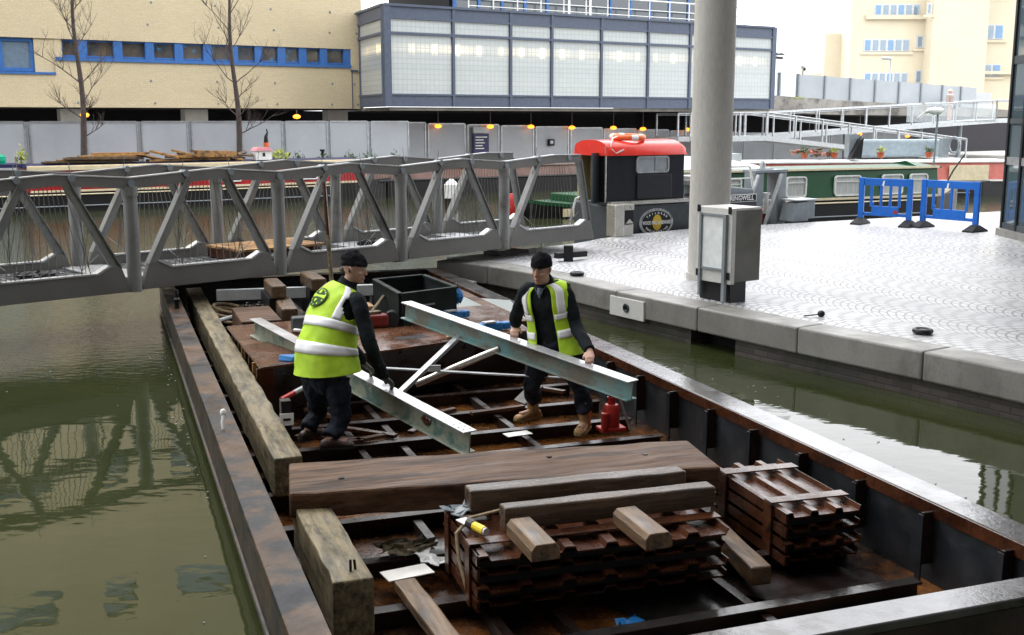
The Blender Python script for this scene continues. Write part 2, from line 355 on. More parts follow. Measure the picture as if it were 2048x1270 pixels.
def water():
    t = NT('canal_water')
    far = t.ramp(t.n('ShaderNodeSeparateXYZ', {0: t.co}).outputs[1], 11.0, 14.0)
    w1 = t.noise(1.1, t.map((1., 1.5, 1), rot=(0, 0, R(20))), 3, .5)
    w2 = t.noise(7.5, t.map((.8, 1.4, 1), rot=(0, 0, R(-12))), 3, .55)
    w3 = t.noise(20., None, 2)
    # raindrop rings
    vo = t.n('ShaderNodeTexVoronoi', {'Vector': t.co, 'Scale': .9, 'Randomness': 1.})
    d = vo.outputs['Distance']
    ring = t.math('MULTIPLY', t.math('SINE', t.math('MULTIPLY', d, 95.)), t.ramp(d, .26, .05))
    h = t.math('ADD', t.math('MULTIPLY', w1, .30), t.math('MULTIPLY', w2, t.math('ADD', .022, t.math('MULTIPLY', far, .55))))
    h = t.math('ADD', h, t.math('MULTIPLY', w3, t.math('MULTIPLY', far, .1)))
    h = t.math('ADD', h, t.math('MULTIPLY', ring, .004))
    murk = t.mix(t.ramp(t.noise(.5, None, 4), .3, .7), (.020, .026, .009), (.034, .039, .015))
    return t.out(color=murk, rough=.02, ior=1.333, spec=.5, normal=t.bump(h, .16, .12))
M['water'] = water()
# ================================================================== SETTING
hole_ = [BF.w(r, s, WATER) for r, s in ((.72, 4.14), (4.97, 4.14), (4.97, 17.28), (.72, 17.28))]   # the barge floats here: no water inside its hull
mb = MB(); mb.add([(-160, -60, WATER), (220, -60, WATER), (220, 260, WATER), (-160, 260, WATER)] + hole_, [(0, 1, 5, 4), (1, 2, 6, 5), (2, 3, 7, 6), (3, 0, 4, 7)])
mb.solo('water', M['water'], WF, (0, 0, 0), kind='structure')

EDGE = [(12.0, -1.2), (8.2, 4.74), (4.73, 10.14), (3.91, 11.42), (2.77, 12.99), (2.22, 13.86), (1.09, 15.59), (.5, 16.7), (-.25, 17.65), (-1.25, 18.42)]
BACK = [(-1.1, 18.85), (.3, 20.2), (1.18, 21.03), (1.75, 21.95), (2.5, 22.8), (3.85, 23.96), (5.19, 24.62), (7.81, 26.0), (11.68, 28.1), (22, 33.6)]
def resample(pl, step):
    out = [V((*pl[0], 0))]; acc = 0
    for a, b in zip(pl[:-1], pl[1:]):
        a = V((*a, 0)); b = V((*b, 0)); L = (b - a).length; t = step - acc
        while t < L:
            out.append(a + (b - a) * (t / L)); t += step
        acc = (L - (t - step))
    out.append(V((*pl[-1], 0))); return out
def off(pl, d):
    out = []
    for i, p in enumerate(pl):
        t = (pl[min(i + 1, len(pl) - 1)] - pl[max(i - 1, 0)]).normalized()
        out.append(p + V((t.y, -t.x, 0)) * d)
    return out
eg = [V((*p, 0)) for p in EDGE]
inner = off(eg, .44)
pav = [(p.x, p.y) for p in inner] + BACK + [(60, 40), (60, -1.2)]
mb = MB(); mb.plan(pav, -.6, QUAY); mb.solo('quay_paving', M['setts'], WF, (0, 0, 0), kind='structure')
# quay wall: cope stones over brickwork
QW = Frame(-57.3); ORI = QW.inv(V((2.77, 12.99, 0)))
qw = thing('quay_wall', 'dark brick quay wall capped with pale granite cope stones beside the barge', 'quay wall', QW, (ORI.x, ORI.y, 0))
fine_ = resample(EDGE, 1.62)
for i in range(len(fine_) - 1):
    seg = [fine_[i], fine_[i + 1]]; d = (seg[1] - seg[0]).normalized()
    a, b = seg[0] + d * .005, seg[1] - d * .005
    o2 = off([fine_[max(i - 1, 0)], fine_[i], fine_[i + 1], fine_[min(i + 2, len(fine_) - 1)]], .45)
    c, e = o2[2] - d * .005, o2[1] + d * .005
    mb = MB(); mb.plan([tuple(QW.inv(p))[:2] for p in (a, b, c, e)], .442, QUAY + .004)
    mb.build('cope_stone', M['cope'], qw, bevel=.022)
def wall_run(pts, d0, z0, z1):
    w = MB(); P_ = off(pts, d0); Q_ = off(pts, d0 + .35)
    w.loft([[QW.inv(V((a.x, a.y, z))) for a, z in ((p, z0), (p, z1), (q, z1), (q, z0))] for p, q in zip(P_, Q_)])
    return w
eg2 = resample(EDGE, .4)
rec = [i for i, p in enumerate(eg2) if 13.15 < p.y < 13.95]
wall_run(eg2[:rec[0] + 1], .07, -1.0, .44).build('brick_face', M['quay_brick'], qw)
wall_run(eg2[rec[-1]:], .07, -1.0, .44).build('brick_face', M['quay_brick'], qw)
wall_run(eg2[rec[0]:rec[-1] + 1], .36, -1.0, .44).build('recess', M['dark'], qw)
# landing ledge at the point of the quay
mb = MB(); mb.plan([(-2.3, 17.6), (-1.1, 16.3), (-.55, 17.6), (-1.2, 18.6)], -.3, .52)
mb.solo('landing_slab', M['cope'], WF, (-1.4, 17.5, -.3), 'low grey slab at the water end of the quay under the footbridge', 'slab', bevel=.02)

# far quay: ground behind the moored boats
mb = MB(); mb.plan([(-80, 38.6), (27, 38.6), (27, 37.0), (120, 37.0), (120, 200), (-80, 200)], -.6, QUAY)
mb.solo('far_quay', M['concrete'], KF, (0, 0, 0), kind='structure')

# ------------------------------------------------------------------ round column and added shading building above
p = V((2.86, 16.3))
mb = MB(); mb.lathe([(.315, QUAY), (.315, QUAY + .10), (.292, QUAY + .10), (.292, 8.6)], (p.x, p.y, 0), 48)
mb.solo('column', M['concrete'], WF, (p.x, p.y, QUAY), 'thick round grey concrete column standing on the setts behind the cabinet', 'column', smooth=True)
ov = thing('added_shading_building', 'unseen dark building added to shade the foreground, behind the viewer and over the round column', 'building', WF, (8, -6, 0))
mb = MB(); mb.box(-40, -14, 0, 45, -3.2, 34); mb.build('added_rear_wall', plain('added_wall_grey', (.15, .14, .13), .6), ov)  # unseen wall added to shade the foreground, its tone set for bounce light
mb = MB(); mb.plan([(2.0, 15.2), (2.0, 17.2), (30, 17.2), (30, -3.15), (9.0, -3.15), (7.6, 5.0)], 8.6, 30); mb.build('added_shading_floors', M['darkgrey'], ov)  # unseen floors added over the column to cut the sky light

# ------------------------------------------------------------------ cream brick building (left)
cb = thing('cream_brick_building', 'long cream brick building with a ribbon of blue framed windows above a dark undercroft', 'building', KF, (7, 43.5, QUAY))
n0 = 43.5
def wallbox(u0, u1, z0, z1, name='wall', m=M['beige'], d0=0., d1=.5):
    w = MB(); w.box(u0, n0 + d0, z0, u1, n0 + d1, z1); w.build(name, m, cb)
UL, UR = -40., 20.85
wallbox(UL, UR, 3.45, 4.66)
wallbox(8.75, UR, 4.66, 5.22)
wallbox(20.33, UR, 5.22, 5.86)
wallbox(UL, UR, 5.86, 10.6)
wallbox(UL, UR, 11.3, 15.6); wallbox(UL, UR, 16.6, 24)
wallbox(UL, UR, 10.6, 11.3, 'upper_window_band', M['glassblue'], .25, .4)
wallbox(UL, UR, 15.6, 16.6, 'upper_window_band', M['glassblue'], .25, .4)
for k in range(22):
    for z0, z1 in ((10.6, 11.3), (15.6, 16.6)):
        if k % 3 != 1:
            mb = MB(); mb.box(-40 + k * 2.8, n0 + .002, z0, -40 + k * 2.8 + 1.7, n0 + .45, z1); mb.build('brick_pier', M['beige'], cb)
def window(u0, u1, z0, z1, pane='glassdark', fr=.07, parent=None, sill=True, contents=True, dep=.18):
    parent = parent or cb
    f = MB(); y0 = n0 + dep - .06; y1 = n0 + dep + .06
    f.box(u0, y0, z0, u0 + fr, y1, z1); f.box(u1 - fr, y0, z0, u1, y1, z1)
    f.box(u0 + fr, y0, z1 - fr, u1 - fr, y1, z1); f.box(u0 + fr, y0, z0, u1 - fr, y1, z0 + fr)
    w = f.build('window', M['frame_blue'], parent)
    g = MB(); g.box(u0 + fr, n0 + dep - .01, z0 + fr, u1 - fr, n0 + dep + .02, z1 - fr); g.build('pane', M[pane], w)
    return w
M['glasswarm'] = noisy('interior_behind_dark_glass', (.03, .045, .06), (.16, .12, .08), 1.2, (.05, .1), 0., 0., 20., (.05, .26, .48), 2.4, (.56, .64), spec=.8)
us = [8.95, 9.75, 11.0, 12.15, 13.25, 14.35, 15.4, 16.4, 17.35, 18.25, 19.15, 20.2]
for a, b in zip(us[:-1], us[1:]):
    window(a + .05, b - .06, 5.24, 5.85, 'glasswarm', .06)
    mb = MB(); mb.box(b - .18, n0 + .03, 5.222, b + .14, n0 + .30, 5.859); mb.build('blue_pier', M['frame_blue'], cb)
mb = MB(); mb.box(8.76, n0 - .05, 5.10, 20.32, n0 + .10, 5.222); mb.build('sill', M['frame_blue'], cb)
for a, b in ((-3, -.2), (-.2, 2.6), (2.6, 4.9), (4.9, 6.9), (6.9, 8.1)):
    window(a + .03, b - .03, 4.70, 5.85, 'glassblue', .12)
mb = MB(); mb.box(-3, n0 - .05, 4.60, 8.75, n0 + .10, 4.68); mb.build('sill', M['frame_blue'], cb)
mb = MB(); mb.box(8.08, n0 + .06, 4.68, 8.749, n0 + .3, 5.858); mb.build('brick_pier', M['beige'], cb)
mb = MB(); mb.box(8.75, n0 + .04, 5.222, 9.02, n0 + .3, 5.858); mb.build('brick_pier', M['beige'], cb)
mb = MB(); mb.box(20.34, n0 - .03, 3.46, 20.37, n0 + .02, 5.0); mb.box(20.30, n0 - .06, 4.95, 20.62, n0 + .02, 5.03); mb.build('downpipe', M['steel_blue'], cb)
rng = random.Random(3)
mb = MB()
for u in (9.5, 12.2, 14.7, 17.0, 19.4, 20.55, 5.0):
    for z in (3.62, 4.45, 6.5, 7.3):
        mb.ball((u + rng.uniform(-.1, .1), n0 - .01, z), .045, .03, .045, 8, 5)
mb.build('wall_boss', M['midgrey'], cb)
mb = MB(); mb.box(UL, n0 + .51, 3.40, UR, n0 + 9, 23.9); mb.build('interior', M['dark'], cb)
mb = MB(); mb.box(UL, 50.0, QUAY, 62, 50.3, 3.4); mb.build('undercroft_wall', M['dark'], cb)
mb = MB(); mb.box(-5, 49.6, QUAY, 7.6, 49.98, 3.2); mb.build('blue_panel', plain('deep_blue_panel', (.03, .06, .22), .5), cb)
for u in (9.4, 14.0, 20.0, 3.5, -2.):
    mb = MB(); mb.box(u - .45, 44.2, QUAY, u + .45, 44.8, 3.41); mb.build('pillar', M['concrete'], cb)
mb = MB(); mb.box(UL, 43.6, 24, UR, 60, 24.3); mb.build('roof', M['darkgrey'], cb)

# ------------------------------------------------------------------ glass block building
gb = thing('glass_block_building', 'blue framed building with big glass block panels lit from inside, overhanging the far walkway', 'building', KF, (19.9, 39.5, QUAY))
U0, U1, N1 = 19.88, 40.6, 39.5
mul = [19.88, 22.9, 25.6, 27.65, 30.25, 32.85, 35.3, 37.95, 40.6]
for a, b in zip(mul[:-1], mul[1:]):
    for z0, z1 in ((4.0, 6.22), (6.32, 6.80)):
        mb = MB(); mb.box(a + .07, N1 + .05, z0, b - .07, N1 + .25, z1); mb.build('glass_block_panel', M['glassblock'], gb)
for z0, z1 in ((4.0, 6.22), (6.32, 6.80)):
    mb = MB(); mb.plan([(U0 + .09, N1 + .3), (U0 + .80, 43.3), (U0 + 1.0, 43.3), (U0 + .29, N1 + .3)], z0, z1); mb.build('glass_block_panel', M['glassblock'], gb)
for m in mul:
    mb = MB(); w = .13 if m in (U0, U1) else .055
    mb.box(m - w if m != U0 else m - .02, N1 - .03, 3.5, m + w if m != U0 else m + .26, N1 + .12, 7.32); mb.build('mullion', M['steel_blue'], gb)
mb = MB(); mb.box(U0 - .02, N1 + .145, 3.5, U0 + .24, N1 + .29, 7.26); mb.build('corner_post', M['steel_blue'], gb)
mb = MB(); mb.box(U0 + .80, 43.31, 3.5, U0 + 1.02, 43.48, 7.26); mb.build('corner_post', M['steel_blue'], gb)
def hband(z0, z1, d, name):
    w = MB(); w.box(U0 - d + .1, N1 + .02 - d, z0, U1 + d - .1, N1 + .14, z1); w.plan([(U0 + .02 - d, N1 + .142), (U0 + .80 - d, 43.49), (U0 + .98, 43.49), (U0 + .2, N1 + .142)], z0, z1); w.build(name, M['steel_blue'], gb)
hband(3.50, 3.93, .0, 'fascia'); hband(3.93, 4.0, .04, 'transom'); hband(6.22, 6.32, .04, 'transom'); hband(6.80, 6.87, .04, 'transom'); hband(6.87, 7.27, .0, 'fascia'); hband(7.27, 7.36, .07, 'cornice')
mb = MB(); mb.plan([(U0 + .2, N1 + .1), (U1 - .1, N1 + .1), (U1 - .1, 49.9), (U0 + 2.4, 49.9)], 3.36, 3.49); mb.build('soffit', noisy('stained_concrete_soffit', (.12, .11, .09), (.2, .19, .16), 1.), gb)
mb = MB(); mb.plan([(U0 + .35, N1 + .3), (U1 - .2, N1 + .3), (U1 - .2, 49), (U0 + 2.2, 49)], 7.0, 7.268); mb.build('roof_deck', M['darkgrey'], gb)
mb = MB(); mb.box(U1 - .2, N1 + .3, 3.5, U1 - .02, 49, 7.3); mb.build('side_wall', M['steel_blue'], gb)
# set-back upper storey with its railing
u = 25.
while u < 39.2:
    mb = MB(); mb.box(u + .06, 43.0, 7.32, u + 1.14, 43.06, 11); mb.build('upper_glazing', M['glassdark'], gb)
    mb = MB(); mb.box(u - .06, 42.94, 7.32, u + .06, 43.08, 11); mb.build('upper_frame', M['white'] if int(u * 10) % 3 == 0 else M['frame_blue'], gb)
    if rng.random() < .45:
        mb = MB(); mb.box(u + .2, 43.1, 7.32, u + .9, 43.14, 10.8); mb.build('blind', M['lightgrey'], gb)
    u += 1.2
mb = MB(); mb.box(24.9, 43.3, 7.32, 39.4, 49, 11.2); mb.build('upper_storey', M['dark'], gb)
rl = MB(); rl.tube([(24.5, 41., 8.32), (40.2, 41., 8.32)], .035); rl.tube([(24.5, 41., 7.9), (40.2, 41., 7.9)], .02); rl.tube([(24.5, 41., 7.62), (40.2, 41., 7.62)], .02)
u = 24.5
while u < 40.3: rl.tube([(u, 41., 7.3), (u, 41., 8.32)], .03); u += 1.2
rl.build('roof_railing', M['white'], gb)
mb = MB(); mb.box(U0 + 1, 50.31, 0.74, 90, 50.6, 3.36); mb.build('back_wall', M['dark'], gb)
# canopy of slats at the right shoulder of the roof
cn = thing('roof_canopy', 'dark slatted canopy sticking out from the right end of the glass block building', 'canopy', KF, (40.6, 43, 6))
mb = MB(); mb.bar((40.62, 42.4, 6.3), (44.2, 42.4, 6.12), .12, .12); mb.bar((40.62, 45.4, 6.3), (44.2, 45.4, 6.12), .12, .12); mb.build('canopy_beam', M['black'], cn)
for k in range(8):
    mb = MB(); mb.bar((41. + k * .44, 42.2, 6.46 - k * .02), (41. + k * .44, 45.6, 6.46 - k * .02), .22, .03, up=(.4, 0, 1)); mb.build('slat', M['midgrey'], cn)

# ------------------------------------------------------------------ fence of perforated screens on the far quay
fn = thing('screen_fence', 'long run of pale grey perforated metal screens behind the moored boats', 'fence', KF, (20, 40, QUAY))
us = [-9.4, -7.5, -5.6, -3.8, -2., -.2, 1.6, 3.4, 5.2, 7.03, 8.82, 10.65, 12.39, 14.21, 15.91, 17.7, 19.4, 21.17, 22.8, 24.7, 26.4, 28.2, 30.1, 32., 34., 36., 38., 40.2, 42.4, 44.6, 46.8, 49., 51.2, 53.4, 55.6]
def ftop(u): return 2.945 if u < 20 else max(2.3, 2.945 - (u - 20) * .028)
for a, b in zip(us[:-1], us[1:]):
    nn = 40. if a < 20.5 else (41.6 if a < 40 else 43.2)
    zt = ftop((a + b) / 2)
    mb = MB(); mb.box(a + .10, nn, .84, b - .10, nn + .03, zt - .03); mb.build('screen_panel', M['screen'], fn)
    fr = MB(); fr.box(a + .05, nn - .02, .80, a + .1, nn + .05, zt); fr.box(b - .1, nn - .02, .80, b - .05, nn + .05, zt); fr.box(a + .1, nn - .02, zt - .03, b - .1, nn + .05, zt + .02); fr.build('screen_frame', M['galv'], fn)
    ps = MB(); ps.box(a - .045, nn + .0, QUAY, a + .045, nn + .12, zt + .0); ps.build('post', M['midgrey'], fn)

# sodium lamps of the undercroft
M['lampbody'] = plain('lamp_housing', (.1, .09, .08), .5)
def lamp(u, n, z, label):
    t = thing('bulkhead_lamp', label, 'lamp', KF, (u, n, z - .1), 'sodium lamps under the buildings')
    m_ = MB(); m_.ball((u, n, z), .16, .13, .085, 10, 6); m_.build('glow_lens', M['lampglow'], t, smooth=True)
    m_ = MB(); m_.tube([(u, n, z + .08), (u, n, 3.38)], .02, 6); m_.build('hanger', M['lampbody'], t)
lamp(9.2, 41.5, 3.17, 'orange lamp glowing behind the left bare tree')
lamp(17.05, 41.5, 3.12, 'orange lamp glowing above the fence between the right bare tree and the glass block building')
for (u, z, l) in ((23.2, 2.74, 'leftmost orange lamp under the glass block building'), (25.75, 2.71, 'orange lamp at the left edge of the walkway sign board'),
                  (27.84, 2.70, 'orange lamp just right of the walkway sign board'), (30.05, 2.65, 'orange lamp midway between the walkway sign board and the red roofed tug'),
                  (32.4, 2.63, 'orange lamp above the left end of the red tug roof'), (34.15, 2.57, 'orange lamp above the middle of the red tug roof'),
                  (36.9, 2.53, 'orange lamp beside the round column seen through the landing rail'), (45.3, 2.32, 'first orange lamp right of the column between the ramps'),
                  (49.2, 2.22, 'orange lamp between the ramps left of the fish windsock'), (53.2, 2.09, 'orange lamp between the ramps nearest the fish windsock')):
    lamp(u, 41.35, z, l)
# walkway sign board
sg = thing('sign_board', 'navy walkway sign board with a pale header on the screens', 'sign', KF, (25.1, 41.4, QUAY))
mb = MB(); mb.box(24.95, 41.42, 1.3, 25.72, 41.5, 2.42); mb.build('board', M['navy'], sg)
mb = MB(); mb.box(24.95, 41.40, 2.44, 25.72, 41.5, 2.70); mb.build('header', M['lightgrey'], sg)
mb = MB(); mb.tube([(25.1, 41.5, QUAY), (25.1, 41.5, 2.4)], .04); mb.tube([(25.58, 41.5, QUAY), (25.58, 41.5, 2.4)], .04); mb.build('post', M['galv'], sg)
ln = MB()
for k in range(5): ln.box(25.05, 41.413, 2.25 - k * .12, 25.25 + .34 * rng.random() + .05, 41.419, 2.29 - k * .12)
ln.build('text_lines', M['white'], sg)
nb = thing('notice_box', 'small dark notice box on the screen right of the sign board', 'notice', KF, (29.2, 41.5, 1.8))
mb = MB(); mb.box(28.9, 41.46, 1.85, 29.2, 41.6, 2.15); mb.build('box', M['black'], nb, bevel=.02)
mb = MB(); mb.box(28.95, 41.445, 1.95, 29.1, 41.458, 2.08); mb.build('label', M['lightgrey'], nb)
# hazard bollard behind the red boat
hb = thing('striped_post', 'short black post with a red band standing before the left fence', 'post', KF, (14.9, 39.2, QUAY))
mb = MB(); mb.tube([(14.9, 39.2, QUAY), (14.9, 39.2, 2.05)], .09, 10); mb.build('shaft', M['black'], hb)
mb = MB(); mb.tube([(14.9, 39.2, 2.05), (14.9, 39.2, 2.2)], .095, 10); mb.build('band', M['orange'], hb)
mb = MB(); mb.tube([(14.9, 39.2, 2.2), (14.9, 39.2, 2.42), (14.96, 39.2, 2.55), (14.93, 39.2, 2.68)], [.085, .06, .03, .02], 10); mb.build('cap', M['black'], hb)

# ------------------------------------------------------------------ walkways on the right
def rails(own, mbr, p0, p1, h, step, n_off=0.):
    p0 = V(p0); p1 = V(p1); L = (p1 - p0).length; k = max(1, round(L / step))
    for i in range(k + 1):
        q = p0.lerp(p1, i / k); mbp = MB(); mbp.bar(q, q + V((0, 0, h)), .07, .07); mbp.build('baluster', M['galv'], own)
    for z, r in ((h, .04), (h * .93, .02)):
        mbr.tube([p0 + V((0, 0, z)), p1 + V((0, 0, z))], r, 6)
rp = thing('upper_ramp', 'grey steel ramp climbing to the right on posts with glass balustrades', 'ramp', KF, (38, 40, QUAY))
pts_u = [(34.8, 2.22), (40.2, 2.24), (58.7, 3.02), (66, 3.1)]
dk = MB()
for (a, za), (b, zb) in zip(pts_u[:-1], pts_u[1:]): dk.loft([[(a, 39.6, za - .22), (a, 39.6, za), (a, 41.2, za), (a, 41.2, za - .22)], [(b, 39.6, zb - .22), (b, 39.6, zb), (b, 41.2, zb), (b, 41.2, zb - .22)]])
dk.build('deck', M['lightgrey'], rp)
rr = MB()
for n_ in (39.65, 41.15):
    for (a, za), (b, zb) in zip(pts_u[:-1], pts_u[1:]): rails(rp, rr, (a, n_, za), (b, n_, zb), 1.05, 1.9)
rr.build('handrail', M['galv'], rp)
for u_, z_ in ((53.0, 2.6), (56.5, 2.7), (47., 2.3)):
    mb = MB(); mb.tube([(u_, 40.4, QUAY), (u_, 40.4, z_)], .13, 12); mb.build('support', M['midgrey'], rp)
def glass_mat():
    t = NT('pale_balustrade_glass'); t.out(color=(.62, .68, .70), rough=.15, alpha=.22, spec=.6); return t.m
M['balglass'] = glass_mat()
mb = MB(); mb.box(50.8, 39.60, 2.85, 58.6, 39.62, 3.85); mb.build('glass_screen', M['balglass'], rp)
lr = thing('lower_ramp', 'grey steel ramp sloping down to the far quay below the upper ramp', 'ramp', KF, (44, 38, QUAY))
dk = MB(); dk.loft([[(34.8, 37.4, 2.03), (34.8, 37.4, 2.25), (34.8, 38.9, 2.25), (34.8, 38.9, 2.03)], [(38.2, 37.4, 2.05), (38.2, 37.4, 2.27), (38.2, 38.9, 2.27), (38.2, 38.9, 2.05)], [(53.2, 37.4, .76), (53.2, 37.4, .94), (53.2, 38.9, .94), (53.2, 38.9, .76)]])
dk.build('deck', M['lightgrey'], lr)
rr = MB()
for n_ in (37.45, 38.85):
    rails(lr, rr, (34.85, n_, 2.25), (38.2, n_, 2.27), 1.05, 1.7); rails(lr, rr, (38.25, n_, 2.27), (53.0, n_, .94), 1.05, 1.75)
rr.build('handrail', M['galv'], lr)

# concrete viaduct with translucent screens, climbing away on the right
vd = thing('concrete_viaduct', 'raised concrete roadway with translucent screens right of the glass block building', 'viaduct', KF, (55, 46, QUAY))
VN = 41.3
mb = MB(); mb.loft([[(40.72, VN, 3.38), (40.72, VN, 4.28), (40.72, 52, 4.28), (40.72, 52, 3.38)], [(47.1, VN, 3.25), (47.1, VN, 4.01), (47.1, 52, 4.01), (47.1, 52, 3.25)], [(66, VN, 3.12), (66, VN, 3.45), (66, 52, 3.45), (66, 52, 3.12)]])
mb.build('roadway', noisy('stained_viaduct_concrete', (.22, .20, .17), (.36, .34, .30), .6, (.6, .9), 0., .2, 14., (.12, .11, .10), .8, (.5, .62)), vd)
uu = [x * .898 for x in (45.5, 47.9, 49.4, 51.6, 53.8, 56.0, 58.2, 60.3, 62.4, 64.3, 66.)]
for a, b in zip(uu[:-1], uu[1:]):
    za = 4.25 - (a - 40.7) * .036; ta = 5.41 - (a - 40.4) * .032; tb = 5.41 - (b - 40.4) * .032
    mb = MB(); mb.prism([(a + .05, za - .05), (b - .05, za - .1), (b - .05, tb), (a + .05, ta)], lambda x, z: (x, VN + .1, z), lambda x, z: (x, VN + .14, z)); mb.build('screen', M['balglass'] if a < 44 else M['screen'], vd)
    mb = MB(); mb.box(a - .05, VN + .02, za - .15, a + .05, VN + .2, ta + .02); mb.build('screen_post', M['midgrey'], vd)
for a, b, z_ in ((40.85, 41.5, 4.20), (41.9, 42.4, 4.16), (44.0, 44.7, 4.07)):
    mb = MB(); mb.box(a, VN - .03, z_, b, VN - .002, z_ + .06); mb.build('yellow_edge_mark', M['leaf_yellow'], vd)
for a, b, z_ in ((56.5, 59.9, 4.75), (60.1, 63., 4.6)):
    mb = MB(); mb.box(a, 43.0, 3.4, b, 43.1, z_); mb.build('grey_hoarding', M['lightgrey'], vd)

# far buildings, with distance haze put into their pale colours
M['greyblue'] = plain('grey_blue_panel', (.16, .27, .42), .3)
fb = thing('cream_office_block', 'tall cream office block with blue window strips beyond the viaduct', 'building', WF, (42, 116, 0))
ZB = .74
def fbox(x0, y0, z0, x1, y1, z1, name='wing', m=M['beige_far']):
    q = MB(); q.box(x0, y0, z0, x1, y1, z1); return q.build(name, m, fb)
fbox(30.6, 113, ZB, 33.5, 124, 11.2); fbox(32.2, 110, ZB, 39.9, 124, 17); fbox(39.2, 108, ZB, 44.4, 124, 22, 'stair_tower'); fbox(44.4, 110, ZB, 60, 126, 15.2); fbox(36, 116, 17, 58, 126, 24)
fbox(29.5, 114, ZB, 31.5, 122, 7.4)
def fwin(x0, x1, z0, z1, y, k):
    q = MB(); q.box(x0, y - .06, z0, x1, y + .05, z1); w_ = q.build('window', M['lightgrey'], fb)
    s_ = (x1 - x0) / k
    for i in range(k):
        q = MB(); q.box(x0 + s_ * i + .12, y - .10, z0 + .12, x0 + s_ * (i + 1) - .12, y - .065, z1 - .12); q.build('pane', M['glassblue'] if (i + k) % 3 else M['greyblue'], w_)
    q = MB(); q.box(x0 - .3, y - .18, z0 - .28, x1 + .3, y - .002, z0 - .07); q.build('sill', M['beige_far'], w_)
for (px0, px1, pz0, pz1, y, k) in ((1727, 1820, 103, 78, 110, 6), (1727, 1816, 166, 145, 110, 6), (1748, 1841, 32, 8, 110, 6), (1832, 1859, 96, 71, 110, 2), (1829, 1856, 166, 140, 110, 2), (1969, 2008, 79, 49, 110, 2), (1965, 2002, 153, 128, 110, 2), (1853, 1864, 28, 6, 110, 1)):
    y2 = 108 if 1845 < px0 < 1950 and k == 1 else y
    a = measured(px0, pz0, y2); b = measured(px1, pz1, y2); fwin(a.x, b.x, a.z, b.z, y2, k)
mb = MB(); mb.box(33.5, 109.6, 12.3, 39.3, 109.95, 12.7); mb.box(43.7, 109.5, 7.2, 60, 109.95, 7.5); mb.box(44.2, 109.6, 14.8, 60, 109.95, 15.4); mb.build('cornice', M['beige_far'], fb)
tw = thing('pale_tower', 'very pale tall tower almost lost in the white sky above the canopy', 'tower', WF, (37.5, 165, ZB))
mb = MB(); mb.box(36.2, 160, ZB, 40.6, 172, 40); mb.build('shaft', plain('hazed_tower_cladding', (.80, .82, .84), .5, v=.04), tw)  # near-white colour stands in for haze on the tower
for zz in (6.5, 9.0, 12., 15.5, 19.):
    mb = MB(); mb.box(37.0, 159.9, zz, 39.6, 159.99, zz + 1.9); mb.build('window', plain('hazed_tower_glass', (.62, .66, .70), .3, v=.04), tw)

# lamp post and camera on the viaduct
lp = thing('street_lamp', 'pale grey street lamp in front of the cream office block', 'street lamp', KF, (57.2, 46, 3.4))
mb = MB(); mb.tube([(57.2, 46, 3.4), (57.2, 46, 6.6)], [.07, .045], 8); mb.build('pole', M['lightgrey'], lp)
mb = MB(); mb.ball((56.8, 46, 6.62), .5, .22, .10, 10, 6); mb.build('lamp_head', M['lightgrey'], lp, smooth=True)
cc = thing('security_camera', 'small dark camera on a stub above the translucent screens', 'camera', KF, (44.8, 41.5, 5.2))
mb = MB(); mb.tube([(44.8, 41.5, 5.1), (44.8, 41.5, 5.5)], .03, 6); mb.build('stub', M['black'], cc)
mb = MB(); mb.bar((44.7, 41.3, 5.53), (44.95, 41.7, 5.67), .12, .14); mb.build('camera_body', M['black'], cc)

# ------------------------------------------------------------------ bare trees
def bare_tree(u, n, label, seed, lean, htop):
    rg = random.Random(seed)
    t = thing('bare_tree', label, 'tree', KF, (u, n, QUAY), 'bare winter trees on the far quay')
    b = V((u, n, QUAY)); trunk = MB(); tw_ = MB()
    path = [b + V((lean * (z / htop) + .06 * math.sin(z * 1.3 + seed), 0, z)) for z in [htop * i / 14 for i in range(15)]]
    trunk.tube(path, [.115 * (1 - .78 * i / 14) for i in range(15)], 10)
    def branch(p, d, L, r, lev):
        pts = [p]; q = p; dd = d.copy(); k = 6 if lev < 2 else 4
        for i in range(k):
            dd = (dd + V((rg.uniform(-.22, .22), rg.uniform(-.22, .22), rg.uniform(-.10, .20)))).normalized(); q = q + dd * (L / k); pts.append(q)
        tw_.tube(pts, [r * (1 - .75 * i / k) for i in range(k + 1)], 5 if lev < 2 else 3, False)
        if lev < 3:
            for j in range({0: 6, 1: 4, 2: 3}[lev]):
                f = rg.uniform(.25, .98); pp_ = pts[int(f * k)]
                side = V((rg.uniform(-1, 1), rg.uniform(-1, 1), rg.uniform(-.05, .75))).normalized()
                branch(pp_, (dd * .75 + side * .8).normalized(), L * rg.uniform(.35, .62), r * .5, lev + 1)
    k = 15
    for i in range(k):
        f = .24 + .74 * i / k; a = i * 2.4 + rg.uniform(-.5, .5); p = path[int(f * 14)]
        up = .35 + .75 * f
        branch(p, V((math.cos(a), math.sin(a), up)).normalized(), 1.55 * rg.uniform(.45, 1.5), .026 - .012 * f, 0)
    trunk.build('trunk', M['bark'], t, smooth=True); tw_.build('crown', M['bark'], t)
bare_tree(8.62, 39.1, 'left bare tree standing behind the stacked timber on the red boat', 4, -.1, 8.0)
bare_tree(13.9, 39.1, 'right bare tree standing behind the white birdhouse box', 11, -.25, 8.2)
